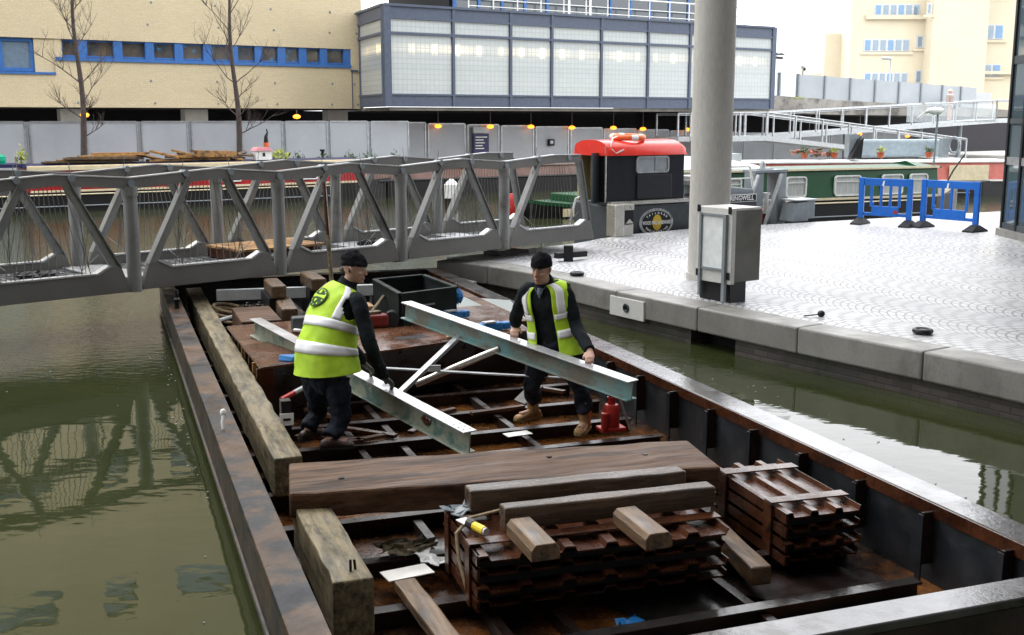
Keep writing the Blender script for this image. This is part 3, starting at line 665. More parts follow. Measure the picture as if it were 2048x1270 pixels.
# ================================================================== FOOTBRIDGE (GF: x along, y across; near truss at y=NB)
q0 = GF.inv(V((-5.2, 15.36, 0))); NB = q0.y * .923; X0 = q0.x * .923      # first visible near post
PW = 1.72; STEP = 2.146
fbz = thing('footbridge', 'grey steel truss footbridge with zigzag top rails and wire infill crossing over the barge', 'footbridge', GF, (X0 + 4, NB, .88))
def rise(x): return .02 * (x - X0) / STEP * .6
posts_x = [X0 + STEP * i for i in range(-3, 4)]
X_END = X0 + STEP * 3 + 2.24
def plate(m, pts, y0, y1): m.prism(pts, lambda a, b: (a, y0, b), lambda a, b: (a, y1, b))
def panel(x0, x1, y, last=False):
    """one truss bay seen side on: bottom beam with chamfered corners, two raking struts, wires"""
    z0 = .90 + rise(x0); a, b = x0 + .09, x1 - .09
    m = MB()
    plate(m, [(a, z0), (b, z0 + rise(b) * .1), (b, z0 + .05), (b - .10, z0 + .34), (b - .24, z0 + .34), (b - .42, z0 + .25), (a + .42, z0 + .25), (a + .24, z0 + .34), (a + .10, z0 + .34), (a, z0 + .05)], y - .05, y + .05)
    o = m.build('bottom_beam', M['bridge_dark'], fbz, bevel=.006)
    m = MB(); plate(m, [(a + .40, z0 + .252), (b - .40, z0 + .252), (b - .22, z0 + .345), (b - .25, z0 + .36), (b - .42, z0 + .272), (a + .42, z0 + .272), (a + .25, z0 + .36), (a + .22, z0 + .345)], y - .062, y + .062)
    m.build('beam_flange', M['galv'], o)
    for s in (0, 1):
        m = MB()
        lo = (a + .15) if s == 0 else (b - .15); hi = (a + .73) if s == 0 else (b - .73)
        if last and s == 1: hi = b - .40
        m.bar((lo, y, z0 + .30), (hi, y, 2.32 + rise(x0)), .105, .05, up=(0, 1, 0)); st = m.build('strut', M['bridge'], fbz, bevel=.005)
        m = MB(); sg = 1 if s == 0 else -1; m.bar((lo - sg * .056, y, z0 + .32), (hi - sg * .056, y, 2.30 + rise(x0)), .014, .12, up=(0, 1, 0)); m.build('strut_flange', M['bridge'], st)
    w = MB()
    zt = 2.28 + rise(x0)
    for k in range(11):
        f = (k + .5) / 11
        w.tube([(a + .42 + f * (b - a - .84), y, z0 + .26), (a + .72 + f * (b - a - 1.44), y, zt)], .0055, 4, False)
    for k in range(4):
        for s in (-1, 1):
            c = (a + b) / 2
            w.tube([(c + s * (b - a - .84) / 2 * (.6 + k * .1), y, z0 + .26), (c + s * ((b - a) / 2 - .36 - k * .1), y, z0 + .5 + k * .38)], .005, 4, False)
    w.build('infill_wires', M['wire'], fbz)
for y in (NB, NB + PW):
    for i in range(len(posts_x)):
        last = i == len(posts_x) - 1
        x0 = posts_x[i]; x1 = X_END if last else posts_x[i + 1]
        panel(x0, x1, y, last)
        # top rail: low over the posts, kinked up in the middle of the bay
        zv = 2.312 + rise(x0); zv1 = 2.312 + rise(x1); pk = 2.395 + rise(x0)
        m = MB()
        prof = [(x0, zv), (x0 + STEP * .42, pk - .02), (x0 + STEP * .56, pk), (x1, zv1)] if not last else [(x0, zv), (x0 + 1.16, pk), (X_END - .44, pk - .01)]
        for (xa, za), (xb, zb) in zip(prof[:-1], prof[1:]):
            m.prism([(xa, za - .13), (xb, zb - .13), (xb, zb), (xa, za)], lambda a, b: (a, y - .045, b), lambda a, b: (a, y + .045, b))
        tr = m.build('top_rail', M['bridge_dark'], fbz)
        m = MB()
        for (xa, za), (xb, zb) in zip(prof[:-1], prof[1:]): m.prism([(xa, za + .001), (xb, zb + .001), (xb, zb + .016), (xa, za + .016)], lambda a, b: (a, y - .055, b), lambda a, b: (a, y + .055, b))
        m.build('rail_cap', M['galv'], tr)
        for xx in (x0, x0 + .75, x1 - .75):
            m = MB(); m.tube([(xx, y - .075, zv - .06 + (.10 if xx != x0 else 0)), (xx, y + .075, zv - .06 + (.10 if xx != x0 else 0))], .045, 10)
            m.build('pin', M['midgrey'], tr)
        m = MB(); m.tube([(x0, y, .88 + rise(x0)), (x0, y, zv - .12)], .088, 16); m.lathe([(.10, zv - .22), (.10, zv - .10)], (x0, y, 0), 16); m.build('post', M['bridge'], fbz, smooth=True)
    # end raker seam
# deck
M['deckmesh'] = noisy('wet_steel_deck', (.30, .31, .32), (.48, .49, .5), 4., (.12, .35), .3, .1, 30., (.16, .16, .16), 5.)
m = MB()
x = posts_x[0]
m.box(posts_x[0], NB + .16, .97, X_END - .1, NB + PW - .16, .995)
m.build('deck_plate', M['bridge_dark'], fbz)
m = MB()
xx = posts_x[0]
while xx < X_END - .2:
    m.box(xx, NB + .12, 1.002, xx + .03, NB + PW - .12, 1.04); xx += .2
for k in range(9): m.box(posts_x[0], NB + .14 + k * .175, 1.005, X_END - .15, NB + .165 + k * .175, 1.044)
m.build('deck_grating', M['deckmesh'], fbz)
m = MB()
for xp in posts_x:
    m.box(xp - .28, NB + .1, 1.046, xp + .28, NB + PW - .1, 1.058)
m.build('hinge_plate', M['galv'], fbz)
m = MB()
for xp in posts_x: m.box(xp - .09, NB + .05, .88, xp + .09, NB + PW - .05, .965)
m.build('cross_beam', M['bridge_dark'], fbz)
# things lying on the deck
pl = thing('timber_pallet', 'rusty orange timber pallet lying on the footbridge deck', 'pallet', GF, (X0 + 2.0, NB + .7, 1.06))
for k in range(6):
    mb = MB(); mb.box(X0 + 1.78, NB + .45 + k * .17, 1.195, X0 + 3.2, NB + .45 + k * .17 + .14, 1.225); mb.build('board', M['wood_fire'], pl)
for k in range(3):
    mb = MB(); mb.box(X0 + 1.80 + k * .6, NB + .46, 1.06, X0 + 1.95 + k * .6, NB + 1.42, 1.193); mb.build('bearer', M['rust'], pl)
def scrap(name, label, x, y, z, m, seed, s=.2):
    r_ = random.Random(seed); b_ = MB()
    for k in range(4): b_.ball((x + r_.uniform(-s, s), y + r_.uniform(-s, s) * .6, z + .05), r_.uniform(.07, .16), r_.uniform(.05, .1), .05, 9, 6, .25)
    b_.solo(name, M[m], GF, (x, y, z), label, 'rag', 'dark rags on the footbridge deck')
scrap('rag', 'dark rag lying on the deck at the left of the footbridge', X0 - .9, NB + .8, 1.05, 'black', 1)
scrap('rag', 'dark bundle beside the pallet on the footbridge deck', X0 + 2.2, NB + .35, 1.05, 'black', 2)
scrap('rag', 'dark rag on the footbridge deck right of the pallet', X0 + 4.4, NB + 1., 1.05, 'black', 3)
# tall pole leaning on the bridge, wooden bottom
bp = thing('boat_pole', 'tall boat pole with a dark upper half leaning against the footbridge behind the bending worker', 'pole', WF, tuple(measured(664, 555, 14.5)))
a = measured(664, 575, 14.5); b = measured(656, 470, 14.62); c = measured(648, 365, 14.75)
mb = MB(); mb.tube([a, b], .028, 8); mb.build('shaft', M['wood_old'], bp)
mb = MB(); mb.tube([b, c], .028, 8); mb.build('dark_tip', M['rust'], bp)

# quay support under the bridge end
bs = thing('bridge_trestle', 'dark timber trestle propping the quay end of the footbridge', 'trestle', WF, (.95, 18.0, QUAY))
mb = MB(); mb.box(.85, 18.3, QUAY, 1.0, 18.45, 1.0); mb.build('leg', M['black'], bs)
mb = MB(); mb.bar((.72, 18.30, .84), (1.22, 18.62, .84), .12, .09); mb.build('bearer', M['boatblack'], bs)
mb = MB(); mb.bar((-.35, 19.2, .77), (.15, 19.7, .77), .4, .05); mb.solo('bridge_shade_pad', M['black'], WF, (-.1, 19.1, QUAY), 'dark pad in place of the shade beneath the footbridge where it meets the quay', 'pad')  # black pad laid where the bridge only casts shade

# ================================================================== BOATS
def rounded_window(parent, fr_, x0, x1, z0, z1, y, frame_m, pane_m, dep=.03, r=.06, div=True):
    """y is the outer face of a side; window drawn proud of it towards -y"""
    def rr(i, e):
        pts = []
        xa, xb, za, zb = x0 + e, x1 - e, z0 + e, z1 - e; q = max(.01, r - e * .6)
        for cx, cz, a0 in ((xb - q, zb - q, 0), (xa + q, zb - q, 90), (xa + q, za + q, 180), (xb - q, za + q, 270)):
            for k in range(5): pts.append((cx + q * math.cos(R(a0 + k * 22.5)), cz + q * math.sin(R(a0 + k * 22.5))))
        return pts
    o, i_ = rr(0, 0), rr(0, .035)
    f = MB(); n = len(o)
    rings = [[(a, y - dep, b) for a, b in o], [(a, y - dep, b) for a, b in i_], [(a, y + .02, b) for a, b in i_], [(a, y + .02, b) for a, b in o]]
    f.loft(rings + [rings[0]], False)
    if div: f.box(x0 + .03, y - dep * .8, (z0 + z1) / 2 + (z1 - z0) * .18, x1 - .03, y - .004, (z0 + z1) / 2 + (z1 - z0) * .18 + .02)
    w = f.build('window', frame_m, parent)
    g = MB(); g.prism(i_, lambda a, b: (a, y - .008, b), lambda a, b: (a, y + .01, b)); g.build('pane', pane_m, w)
    return w
def narrowboat(name, label, fr_, x0, x1, y0, cols, cab, roof=1.6, gun=.85, bow=1, wid=2.05, wins=(), stripes=True):
    """cols: hull, side, roof, stripe materials. cab=(xa,xb) cabin extent"""
    t = thing(name, label, 'narrowboat', fr_, (x0, y0, 0)); y1 = y0 + wid; ym = (y0 + y1) / 2
    L = x1 - x0; rings = []
    for f in [0, .03, .08, .16, .3, .5, .7, .84, .92, .97, 1.]:
        x = x0 + L * f; g = f if bow > 0 else 1 - f
        hw = wid / 2 * (1. if .1 < g < .82 else (1 - ((g - .82) / .18) ** 2.2 if g >= .82 else .55 + .45 * math.sqrt(max(0, g / .1))))
        hw = max(hw, .04); sh = .28 * max(0, (g - .78) / .22) ** 1.6
        rings.append([(x, ym - hw * .9, -.3), (x, ym - hw, .25), (x, ym - hw, gun - .02 + sh), (x, ym + hw, gun - .02 + sh), (x, ym + hw, .25), (x, ym + hw * .9, -.3)])
    h = MB(); h.loft(rings); hull = h.build('hull', cols[0], t)
    for z in (.42, gun - .05):
        s = MB(); s.tube([(x0 + L * .12, y0 - .015, z), (x0 + L * .80, y0 - .015, z)], .022, 6); s.build('rubbing_strake', M['midgrey'] if z < .6 else cols[3], hull)
    xa, xb = cab
    c = MB(); c.loft([[(x, y0 + .10, gun), (x, y0 + .20, roof - .03), (x, y1 - .20, roof - .03), (x, y1 - .10, gun)] for x in (xa, xb)])
    cabn = c.build('cabin', cols[1], t, bevel=.03)
    rf = MB(); rf.loft([[(x, y0 + .16, roof - .03), (x, y0 + .17, roof + .02), (x, ym, roof + .07), (x, y1 - .17, roof + .02), (x, y1 - .16, roof - .03)] for x in (xa - .1, xb + .1)]); rf.build('roof', cols[2], t)
    if stripes:
        s = MB(); s.box(xa + .05, y0 + .085, gun + .02, xb - .05, y0 + .10, gun + .085); s.build('stripe', cols[3], cabn)
        s = MB(); s.bar((xa, y0 + .155, roof + .0), (xb, y0 + .155, roof + .0), .03, .05); s.build('roof_rail', cols[3], cabn)
    return t
# --- red boat on the left
rb = narrowboat('red_narrowboat', 'long red narrowboat stacked with timber on its roof, moored behind the footbridge', KF, 3.2, 19.6, 36.2, (M['boatblack'], M['red_boat'], M['navy'], M['cream']), (6.3, 17.2), 1.62, .82, 1)
mb = MB(); mb.box(6.3, 36.28, 1.50, 17.2, 36.42, 1.62); mb.build('cream_cant', M['cream'], rb)
for a, b in ((7.4, 8.2), (10.4, 10.95), (12.3, 12.9), (14.6, 15.6)):
    rounded_window(rb, KF, a, b, 1.0, 1.4, 36.31, M['white'], M['glassdark'])
text('boat_name', '· PEWSEY', .27, M['cream'], rb, facing((9.55, 36.245, 1.13), (1, 0, 0), (0, .1, 1)), .006, bold=.008)
text('boat_name', 'HIRE CRUISERS', .10, M['cream'], rb, facing((9.55, 36.275, 1.34), (1, 0, 0), (0, .1, 1)), .006)
mb = MB(); mb.lathe([(.04, 1.62), (.05, 1.9), (.09, 1.92), (.09, 1.98)], (16.2, 37.2, 0), 12); mb.build('chimney', M['black'], rb)
mb = MB(); mb.torus((17.35, 36.5, 1.12), .26, .07, (1, .4, 0)); mb.build('fender_ring', M['orange'], rb)
mb = MB(); mb.tube([(4.9, 36.9, .85), (4.9, 36.9, 1.5), (5.6, 36.9, 1.55)], .03); mb.build('tiller', M['orange'], rb)
rg = random.Random(5)
def roofpile(name, label, cat, group, u, n, z, L, w, h, yaw, tilt, m):
    b_ = MB(); fr2 = KF.sub(u, n, yaw)
    b_.bar((-L / 2, 0, h / 2), (L / 2, 0, h / 2 + tilt), w, h)
    return b_.solo(name, M[m], fr2, (0, 0, z) if False else (0, 0, 0), label, cat, group)
z = 1.70
piles_ = [(8.3, 37.0, 1.70, 2.9, .34, .05, 2, .02), (8.6, 37.0, 1.76, 2.6, .3, .05, -2, .03), (8.9, 37.25, 1.82, 2.2, .26, .05, 3, .0), (8.2, 36.7, 1.70, 2.6, .2, .06, 0, -.02),
          (10.2, 36.9, 1.78, 1.1, .3, .05, 28, -.26), (10.9, 36.95, 1.80, 1.1, .3, .05, 20, -.26), (11.5, 37.0, 1.80, 1.0, .3, .05, 24, -.22), (11.9, 37., 1.72, 1.6, .5, .14, -4, -.06), (11.2, 36.9, 1.70, 2.4, .3, .07, 4, .02)]
for k, (u, n, zz, L, w, h, yaw, tilt) in enumerate(piles_ + [(u + .35, n - .12, zz + .10, L * .8, w, h * 1.3, -yaw, tilt * .8) for (u, n, zz, L, w, h, yaw, tilt) in piles_]):
    fr2 = KF.sub(u, n, yaw); b_ = MB(); b_.bar((-L / 2, 0, zz + h / 2 - tilt / 2), (L / 2, 0, zz + h / 2 + tilt / 2), w, h)
    b_.solo('timber_board', M['wood_fire'] if k % 3 else M['wood_pale'], fr2, (0, 0, zz), 'orange brown timber board in the heap on the red boat roof', 'board', 'timber boards heaped on the red boat roof')
for k in range(14):
    u = 12.45 + rg.random() * 1.3; yaw = rg.uniform(-80, 80); fr2 = KF.sub(u, 37 + rg.uniform(-.3, .3), yaw); zz = 1.69 + rg.random() * .18
    b_ = MB(); b_.tube([(-.28, 0, zz), (.25, 0, zz + rg.uniform(-.05, .12))], rg.uniform(.03, .06), 6)
    b_.solo('split_log', M['wood_fire'] if k % 2 else M['wood_pale'], fr2, (0, 0, zz), 'split log in the heap left of the white birdhouse box', 'log', 'logs heaped on the red boat roof')
bh = thing('birdhouse_box', 'white birdhouse shaped box with a pink roof on the red boat', 'box', KF, (13.75, 36.6, 1.68))
mb = MB(); mb.prism([(13.5, 1.68), (14.05, 1.68), (14.05, 1.98), (13.5, 1.98)], lambda x, z: (x, 36.5, z), lambda x, z: (x, 36.9, z)); mb.build('box_body', M['white'], bh)
mb = MB(); mb.prism([(13.46, 1.985), (14.09, 1.985), (13.98, 2.10), (13.57, 2.10)], lambda x, z: (x, 36.46, z), lambda x, z: (x, 36.94, z)); mb.build('roof', plain('pink_paint', (.78, .32, .36), .5), bh)
mb = MB(); mb.box(13.74, 36.485, 1.8, 13.82, 36.498, 1.92); mb.build('hole', M['black'], bh)
def plant(name, label, fr_, x, y, z, w, h, m, seed, n=60, cat='plant', group=None, pot=None):
    r_ = random.Random(seed); t = thing(name, label, cat, fr_, (x, y, z), group); b_ = MB(); z0 = z
    if pot:
        p_ = MB(); p_.lathe([(pot * .7, z), (pot, z + pot * 1.3), (pot * 1.1, z + pot * 1.3), (pot * 1.1, z + pot * 1.5)], (x, y, 0), 12); p_.build('pot', M['terracotta'], t); z0 = z + pot * 1.45
    for k in range(n):
        a = r_.uniform(0, 6.28); rr_ = w * math.sqrt(r_.random()); c = V((x + rr_ * math.cos(a), y + rr_ * math.sin(a), z0 + h * r_.random() * (1.1 - rr_ / w * .6)))
        d = V((r_.uniform(-1, 1), r_.uniform(-1, 1), r_.uniform(.1, 1.4))).normalized() * r_.uniform(.06, .14); s = d.orthogonal().normalized() * .025
        b_.add([c - s, c + d * .5 - s * 1.6, c + d, c + d * .5 + s * 1.6, c + s], [(0, 1, 2, 3, 4)])
    for k in range(6): b_.tube([(x, y, z0), (x + r_.uniform(-w, w) * .6, y + r_.uniform(-w, w) * .6, z0 + h * .7)], .01, 4, False)
    b_.build('foliage', M[m], t)
    return t
plant('potted_plant', 'tall yellow green plant at the left end of the red boat', KF, 6.3, 37.2, 1.68, .16, .55, 'leaf_yellow', 1, 50, group=None)
plant('shrub', 'dark green shrub at the left edge behind the red boat', KF, 5.4, 38.9, .9, .4, 1.0, 'leaf', 2, 140)
gp = MB(); gp.lathe([(.16, 1.7), (.2, 1.8), (.2, 1.92), (.12, 1.98)], (5.65, 37.0, 0), 12); gp.solo('green_tub', plain('turquoise_green_plastic', (.01, .35, .2), .35), KF, (5.65, 37., 1.7), 'bright turquoise green tub at the left end of the red boat roof', 'tub')
mb = MB(); mb.box(5.3, 36.5, 1.60, 6.3, 37.9, 1.70); mb.build('stern_hatch', M['navy'], rb)
for k, (u, m_, l) in enumerate(((14.6, 'leaf_yellow', 'yellow green trough plant just right of the white birdhouse box'), (15.25, 'leaf_yellow', 'yellowish trough plant in front of the striped post'), (16.0, 'leaf', 'round dark shrub right of the striped post'), (17.0, 'leaf', 'low dark plant second right of the striped post'), (18.0, 'leaf', 'low dark plant third right of the striped post'), (18.9, 'leaf', 'low dark plant in front of the fence post nearest the glass block building'), (19.9, 'leaf', 'low dark plant under the corner of the glass block building'))):
    plant('trough_plant', l, KF, u, 38.95 if k else 37.1, 1.25 if k else 1.66, .34, .62 if k > 1 else .35, m_, 20 + k, 110, group='plants along the far quay edge')
# --- brown hull in the middle
bh_ = thing('brown_barge', 'long low brown rusty barge hull moored between the red boat and the tug', 'barge', KF, (17.8, 36.4, 0))
mb = MB(); rings = []
for f in [0, .04, .1, .3, .6, .9, .96, 1.]:
    u = 17.9 + 9.6 * f; k = 1 if .05 < f < .95 else .8
    rings.append([(u, 36.9 + .5 * (1 - k), -.3), (u, 36.5 + .5 * (1 - k), .35), (u, 36.55, .75), (u, 36.75, 1.24), (u, 38.3, 1.24), (u, 38.4, .3), (u, 38.3, -.3)])
mb.loft(rings); mb.build('hull', M['brownhull'], bh_, smooth=True)
mb = MB(); mb.box(18.4, 36.42, .10, 27.0, 36.56, .80); mb.build('blacked_side', M['boatblack'], bh_)
mb = MB(); mb.tube([(18., 36.44, .84), (27.4, 36.44, .84)], .05, 6); mb.build('rubbing_strake', M['boatblack'], bh_)
mb = MB(); mb.box(18., 36.7, 1.245, 27.3, 36.9, 1.30); mb.build('gunwale', noisy('faded_brown_gunwale', (.3, .2, .17), (.4, .28, .24), 2.), bh_)
mb = MB(); mb.box(20.5, 36.71, 1.3, 26.9, 36.85, 1.44); mb.build('side_cloth', M['lightgrey'], bh_)
# --- white topped mooring pile
mp = thing('mooring_pile', 'white capped mooring pile in the water behind the footbridge', 'mooring pile', WF, (-1.93, 36.0, 0))
mb = MB(); mb.lathe([(.2, -.5), (.2, .55)], (-1.93, 36., 0), 8); mb.build('pile', M['boatblack'], mp)
mb = MB(); mb.lathe([(.23, .55), (.23, .98), (.06, 1.16)], (-1.93, 36., 0), 8); mb.build('white_cap', M['white'], mp)

# --- red roofed push tug along the promontory
tg = thing('push_tug', 'slate grey tug with a black cabin and bright red roof moored behind the bollard', 'tug', KF, (16, 19, 0))
TN = 18.2
mb = MB(); mb.loft([[(u, TN + .02, -.3), (u, TN - .02, 1.33 - (.05 if u > 14 else 0)), (u, 19.42, 1.33), (u, 19.42, -.3)] for u in (14.18, 18.35)]); hull = mb.build('hull', M['tuggrey'], tg, bevel=.03)
mb = MB(); mb.box(14.2, TN - .05, 1.30, 16.3, TN + .09, 1.37); mb.build('gunwale_rail', M['stainless'], hull)
mb = MB(); mb.loft([[(u, TN + .03, 1.34), (u, TN + .03, 1.34 + .02), (u, TN + .7, 1.40), (u, 19.42, 1.36), (u, 19.42, 1.33)] for u in (14.9, 18.3)]); mb.build('deck', M['tuggrey'], hull)
# cabin: side walls, front wall, open after end
CB = M['tugblack']; cy0, cy1, cx0, cx1 = TN + .12, TN + 1.15, 14.22, 16.28
mb = MB(); mb.box(cx0, cy0, 1.35, cx1, cy0 + .06, 2.36); cabin = mb.build('cabin_side', CB, tg)
mb = MB(); mb.box(cx0, cy1 - .06, 1.35, cx1, cy1, 2.36); cs2 = mb.build('cabin_side', plain('olive_cream_cabin_lining', (.36, .31, .15), .6), tg)
mb = MB(); mb.box(cx1 - .06, cy0 + .062, 1.35, cx1, cy1 - .062, 2.36); mb.build('cabin_front', CB, tg)
mb = MB(); mb.box(cx0 + .0, cy0 + .062, 1.35, cx0 + .05, cy0 + .28, 2.36); mb.build('cabin_back', CB, tg)
mb = MB(); mb.box(cx0 + .8, cy0 + .062, 1.35, cx0 + .86, cy1 - .062, 1.75); mb.build('bulkhead', M['black'], tg)
rings = []
for u, e in ((cx0 - .06, 0), (cx0 + .0, .0), (cx1 - .10, 0), (cx1 + .05, .10)):
    ring = []
    for k in range(13):
        a = math.pi * k / 12; y_ = (cy0 + cy1) / 2 - math.cos(a) * ((cy1 - cy0) / 2 + .05 - e * .5); z_ = 2.33 + (math.sin(a) ** .5) * (.29 - e)
        ring.append((u, y_, z_))
    rings.append(ring + [(u, cy1 + .05, 2.30), (u, cy0 - .05, 2.30)])
mb = MB(); mb.loft(rings); mb.build('cabin_roof', M['redroof'], tg, smooth=True)
rounded_window(cabin, KF, 14.95, 15.84, 1.93, 2.28, cy0, M['galv'], plain('bright_reflecting_glass', (.34, .37, .39), .08, spec=.8), .035, .08, False)
mb = MB(); mb.box(15.46, cy0 - .02, 1.96, 15.48, cy0 - .009, 2.26); mb.build('window_bar', M['midgrey'], cabin)
rounded_window(cs2, KF, 14.75, 15.3, 1.85, 2.2, cy1 - .065, M['black'], M['glassblue'], .02, .08, False)
mb = MB(); mb.box(14.98, cy0 - .035, 1.40, 15.92, cy0 - .002, 1.90); mb.build('side_hatch', plain('tug_hatch_black', (.022, .024, .03), .35), cabin, bevel=.012)
fd = KF.sub(cx0, cy0 + .42, 0)
mb = MB(); mb.bar((cx0, cy0 + .29, 1.85), (cx0 - .34, cy0 + .08, 1.85), .04, 1.02); dr = mb.build('cabin_door', M['darkgrey'], tg)
mb = MB(); mb.bar((cx0 - .18, cy0 + .255, 1.95), (cx0 - .24, cy0 + .205, 1.95), .06, .5); mb.build('coiled_rope', M['rope'], dr)
mb = MB(); mb.tube([(cx0 - .05, cy0 + .0, 1.35), (cx0 - .05, cy0 + .0, 2.5)], .02, 6); mb.build('grab_rail', M['stainless'], tg)
# logo on the hull side (a real oval sign)
lc = V((15.42, TN - .034, .90)); lg_r = (1, 0, 0); lg_u = (0, 0, 1)
def oval(rx, rz, y0, y1, name, m, parent):
    b_ = MB(); b_.prism([(lc.x + rx * math.cos(k * math.pi / 24), lc.z + rz * math.sin(k * math.pi / 24)) for k in range(48)], lambda x, z: (x, y0, z), lambda x, z: (x, y1, z)); return b_.build(name, m, parent)
lo = oval(.455, .295, lc.y - .001, lc.y + .03, 'oval_logo', M['lightgrey'], hull)
oval(.40, .245, lc.y - .005, lc.y - .002, 'logo_field', M['black'], lo)
b_ = MB(); b_.prism([(lc.x + .01 + .125 * math.cos(k * math.pi / 16), lc.z + .165 * math.sin(k * math.pi / 16)) for k in range(32)], lambda x, z: (x, lc.y - .009, z), lambda x, z: (x, lc.y - .006, z)); b_.build('logo_sun', plain('logo_gold', (.60, .42, .04), .4), lo)
text('logo_text', 'WOOD HALL & HEWARD', .105, M['white'], lo, facing((lc.x, lc.y - .012, lc.z - .005), lg_r, lg_u), .001, bold=.003, sx=.64)
def arc_text(s, rx, rz, a0, a1, size, m, parent, flip=False):
    for i, ch in enumerate(s):
        if ch == ' ': continue
        a = R(a0 + (a1 - a0) * (i + .5) / len(s)); p_ = V((lc.x + rx * math.cos(a), lc.y - .010, lc.z + rz * math.sin(a)))
        tx = V((math.sin(a) * rx, 0, -math.cos(a) * rz)).normalized()
        if flip: tx = -tx
        up_ = V((-tx.z, 0, tx.x))
        if (up_.z < 0): up_ = -up_
        text('logo_letter', ch, size, m, parent, facing(p_, tx, up_), .001, bold=.002)
arc_text('TAILORED', .325, .195, 150, 30, .062, M['white'], lo)
arc_text('ENGINEERING', .335, .200, 208, 332, .062, M['white'], lo, True)
arc_text('AVAILABLE FOR HIRE FROM', .43, .272, 165, 15, .04, M['black'], lo)
# bow with the name
mb = MB(); mb.loft([[(17.2, TN + .06, 1.36), (17.2, TN + .06, 1.62), (17.2, 19.35, 1.62), (17.2, 19.35, 1.36)], [(18.32, TN + .06, 1.36), (18.32, TN + .06, 1.5), (18.32, 19.35, 1.5), (18.32, 19.35, 1.36)]]); bw = mb.build('bow_casing', M['midgrey'], tg, bevel=.03)
mb = MB(); mb.box(17.40, TN - .045, 1.23, 18.30, TN - .022, 1.40); np_ = mb.build('name_board', M['white'], hull)
mb = MB(); mb.box(17.42, TN - .05, 1.245, 18.28, TN - .046, 1.385); mb.build('name_field', M['black'], np_)
text('boat_name', 'RINGWELL', .15, M['white'], np_, facing((17.85, TN - .053, 1.315), (1, 0, 0), (0, 0, 1)), .002, bold=.003, sx=.98)
mb = MB(); mb.tube([(16.6, TN + .1, 1.36), (16.6, TN + .1, 2.02), (18.2, TN + .1, 2.0), (18.32, TN + .1, 1.55)], .03, 8); mb.tube([(16.6, TN + .1, 1.75), (18.22, TN + .1, 1.74)], .015, 6); mb.build('bow_rail', M['white'], tg)
mb = MB(); mb.box(16.7, TN + .3, 1.62, 17.7, TN + 1.2, 1.72); mb.box(16.8, TN + .4, 1.721, 17.6, TN + 1.1, 1.80); mb.build('hatch_cover', M['lightgrey'], tg)
# push posts ahead of the bow
pk_ = thing('pusher_gantry', 'grey push frame of two posts with raking braces at the bow of the tug', 'push frame', KF, (18.9, 18.5, .5))
for u in (18.62, 19.35):
    mb = MB(); mb.box(u - .14, 18.4, .5, u + .14, 18.75, 1.84); mb.build('post', M['midgrey'], pk_, bevel=.02)
    mb = MB(); mb.bar((u - .12, 18.32, 1.80), (u - .62, 18.32, .62), .05, .07, up=(0, 1, 0)); mb.build('brace', M['lightgrey'], pk_)
mb = MB(); mb.box(18.48, 18.38, 1.842, 19.5, 18.8, 1.90); mb.build('cross_head', M['midgrey'], pk_)
mb = MB(); mb.box(18.4, 18.76, .4, 19.6, 19.3, .95); mb.build('red_apron', plain('rust_red_paint', (.36, .05, .025), .5), pk_)
mb = MB(); mb.lathe([(.06, .9), (.06, 1.32), (.09, 1.33), (.09, 1.38)], (18.95, 18.5, 0), 10); mb.tube([(18.82, 18.5, 1.2), (19.08, 18.5, 1.2)], .025); mb.solo('white_bitts', M['white'], KF, (18.95, 18.5, .9), 'white mooring bitts standing between the push frame posts', 'bitts')
mb = MB(); mb.box(18.7, 18.55, 1.9, 19.2, 18.75, 1.93); mb.lathe([(.07, 1.93), (.07, 2.05), (.04, 2.1)], (18.95, 18.65, 0), 8); mb.solo('navigation_lamp', M['lightgrey'], KF, (18.95, 18.65, 1.9), 'pale lamp on top of the push frame', 'lamp')
# lifebuoy on the cabin roof
lb = thing('lifebuoy', 'orange and white lifebuoy lying on the red tug roof', 'lifebuoy', KF, (15.05, 18.9, 2.7))
mb = MB(); mb.torus((15.05, 18.72, 2.67), .33, .06, (0, -.05, 1), 32, 10); mb.build('ring', M['orange'], lb, smooth=True)
for a in (20, 110, 200, 290):
    mb = MB(); mb.torus((15.05, 18.72, 2.67), .33, .064, (0, -.05, 1), 4, 10, R(a), R(a + 22)); mb.build('white_band', M['white'], lb)
mb = MB(); mb.tube([(14.75, 18.65, 2.68), (14.45, 18.45, 2.66), (14.3, 18.32, 2.56), (14.28, 18.3, 2.45), (14.4, 18.28, 2.35), (14.6, 18.28, 2.42)], .016, 6); mb.build('grab_line', M['rope_white'], lb)

# --- small green boat left of the tug
sg_ = thing('green_workboat', 'green boat end with a cream panel and red bow seen through the footbridge', 'workboat', KF, (16, 24, 0))
mb = MB(); mb.loft([[(u, 26.2 + a, -.3), (u, 26.0 + a, .5 + s), (u, 28.0 - a, .5 + s), (u, 27.8 - a, -.3)] for u, a, s in ((17.6, .9, .22), (18.0, .45, .14), (18.7, .1, .04), (22, 0, 0))]); mb.build('hull', M['boatblack'], sg_)
mb = MB(); mb.loft([[(u, 25.98 + a, .52 + s), (u, 25.98 + a, .62 + s), (u, 28.0 - a, .62 + s), (u, 28. - a, .52 + s)] for u, a, s in ((17.7, .85, .2), (18.2, .36, .10), (18.9, .05, .03), (22, 0, 0))]); mb.build('gunwale', M['green'], sg_)
mb = MB(); mb.box(18.6, 25.94, .30, 20.9, 25.99, .52); mb.build('cream_panel', M['cream'], sg_)
mb = MB(); mb.lathe([(.2, .1), (.28, .45), (.22, .8), (.1, .95)], (17.45, 26.9, 0), 12); mb.build('red_fender', M['red'], sg_, smooth=True)
mb = MB(); mb.box(19.4, 26.3, .62, 21.6, 27.8, .86); mb.build('engine_box', M['green'], sg_, bevel=.04)
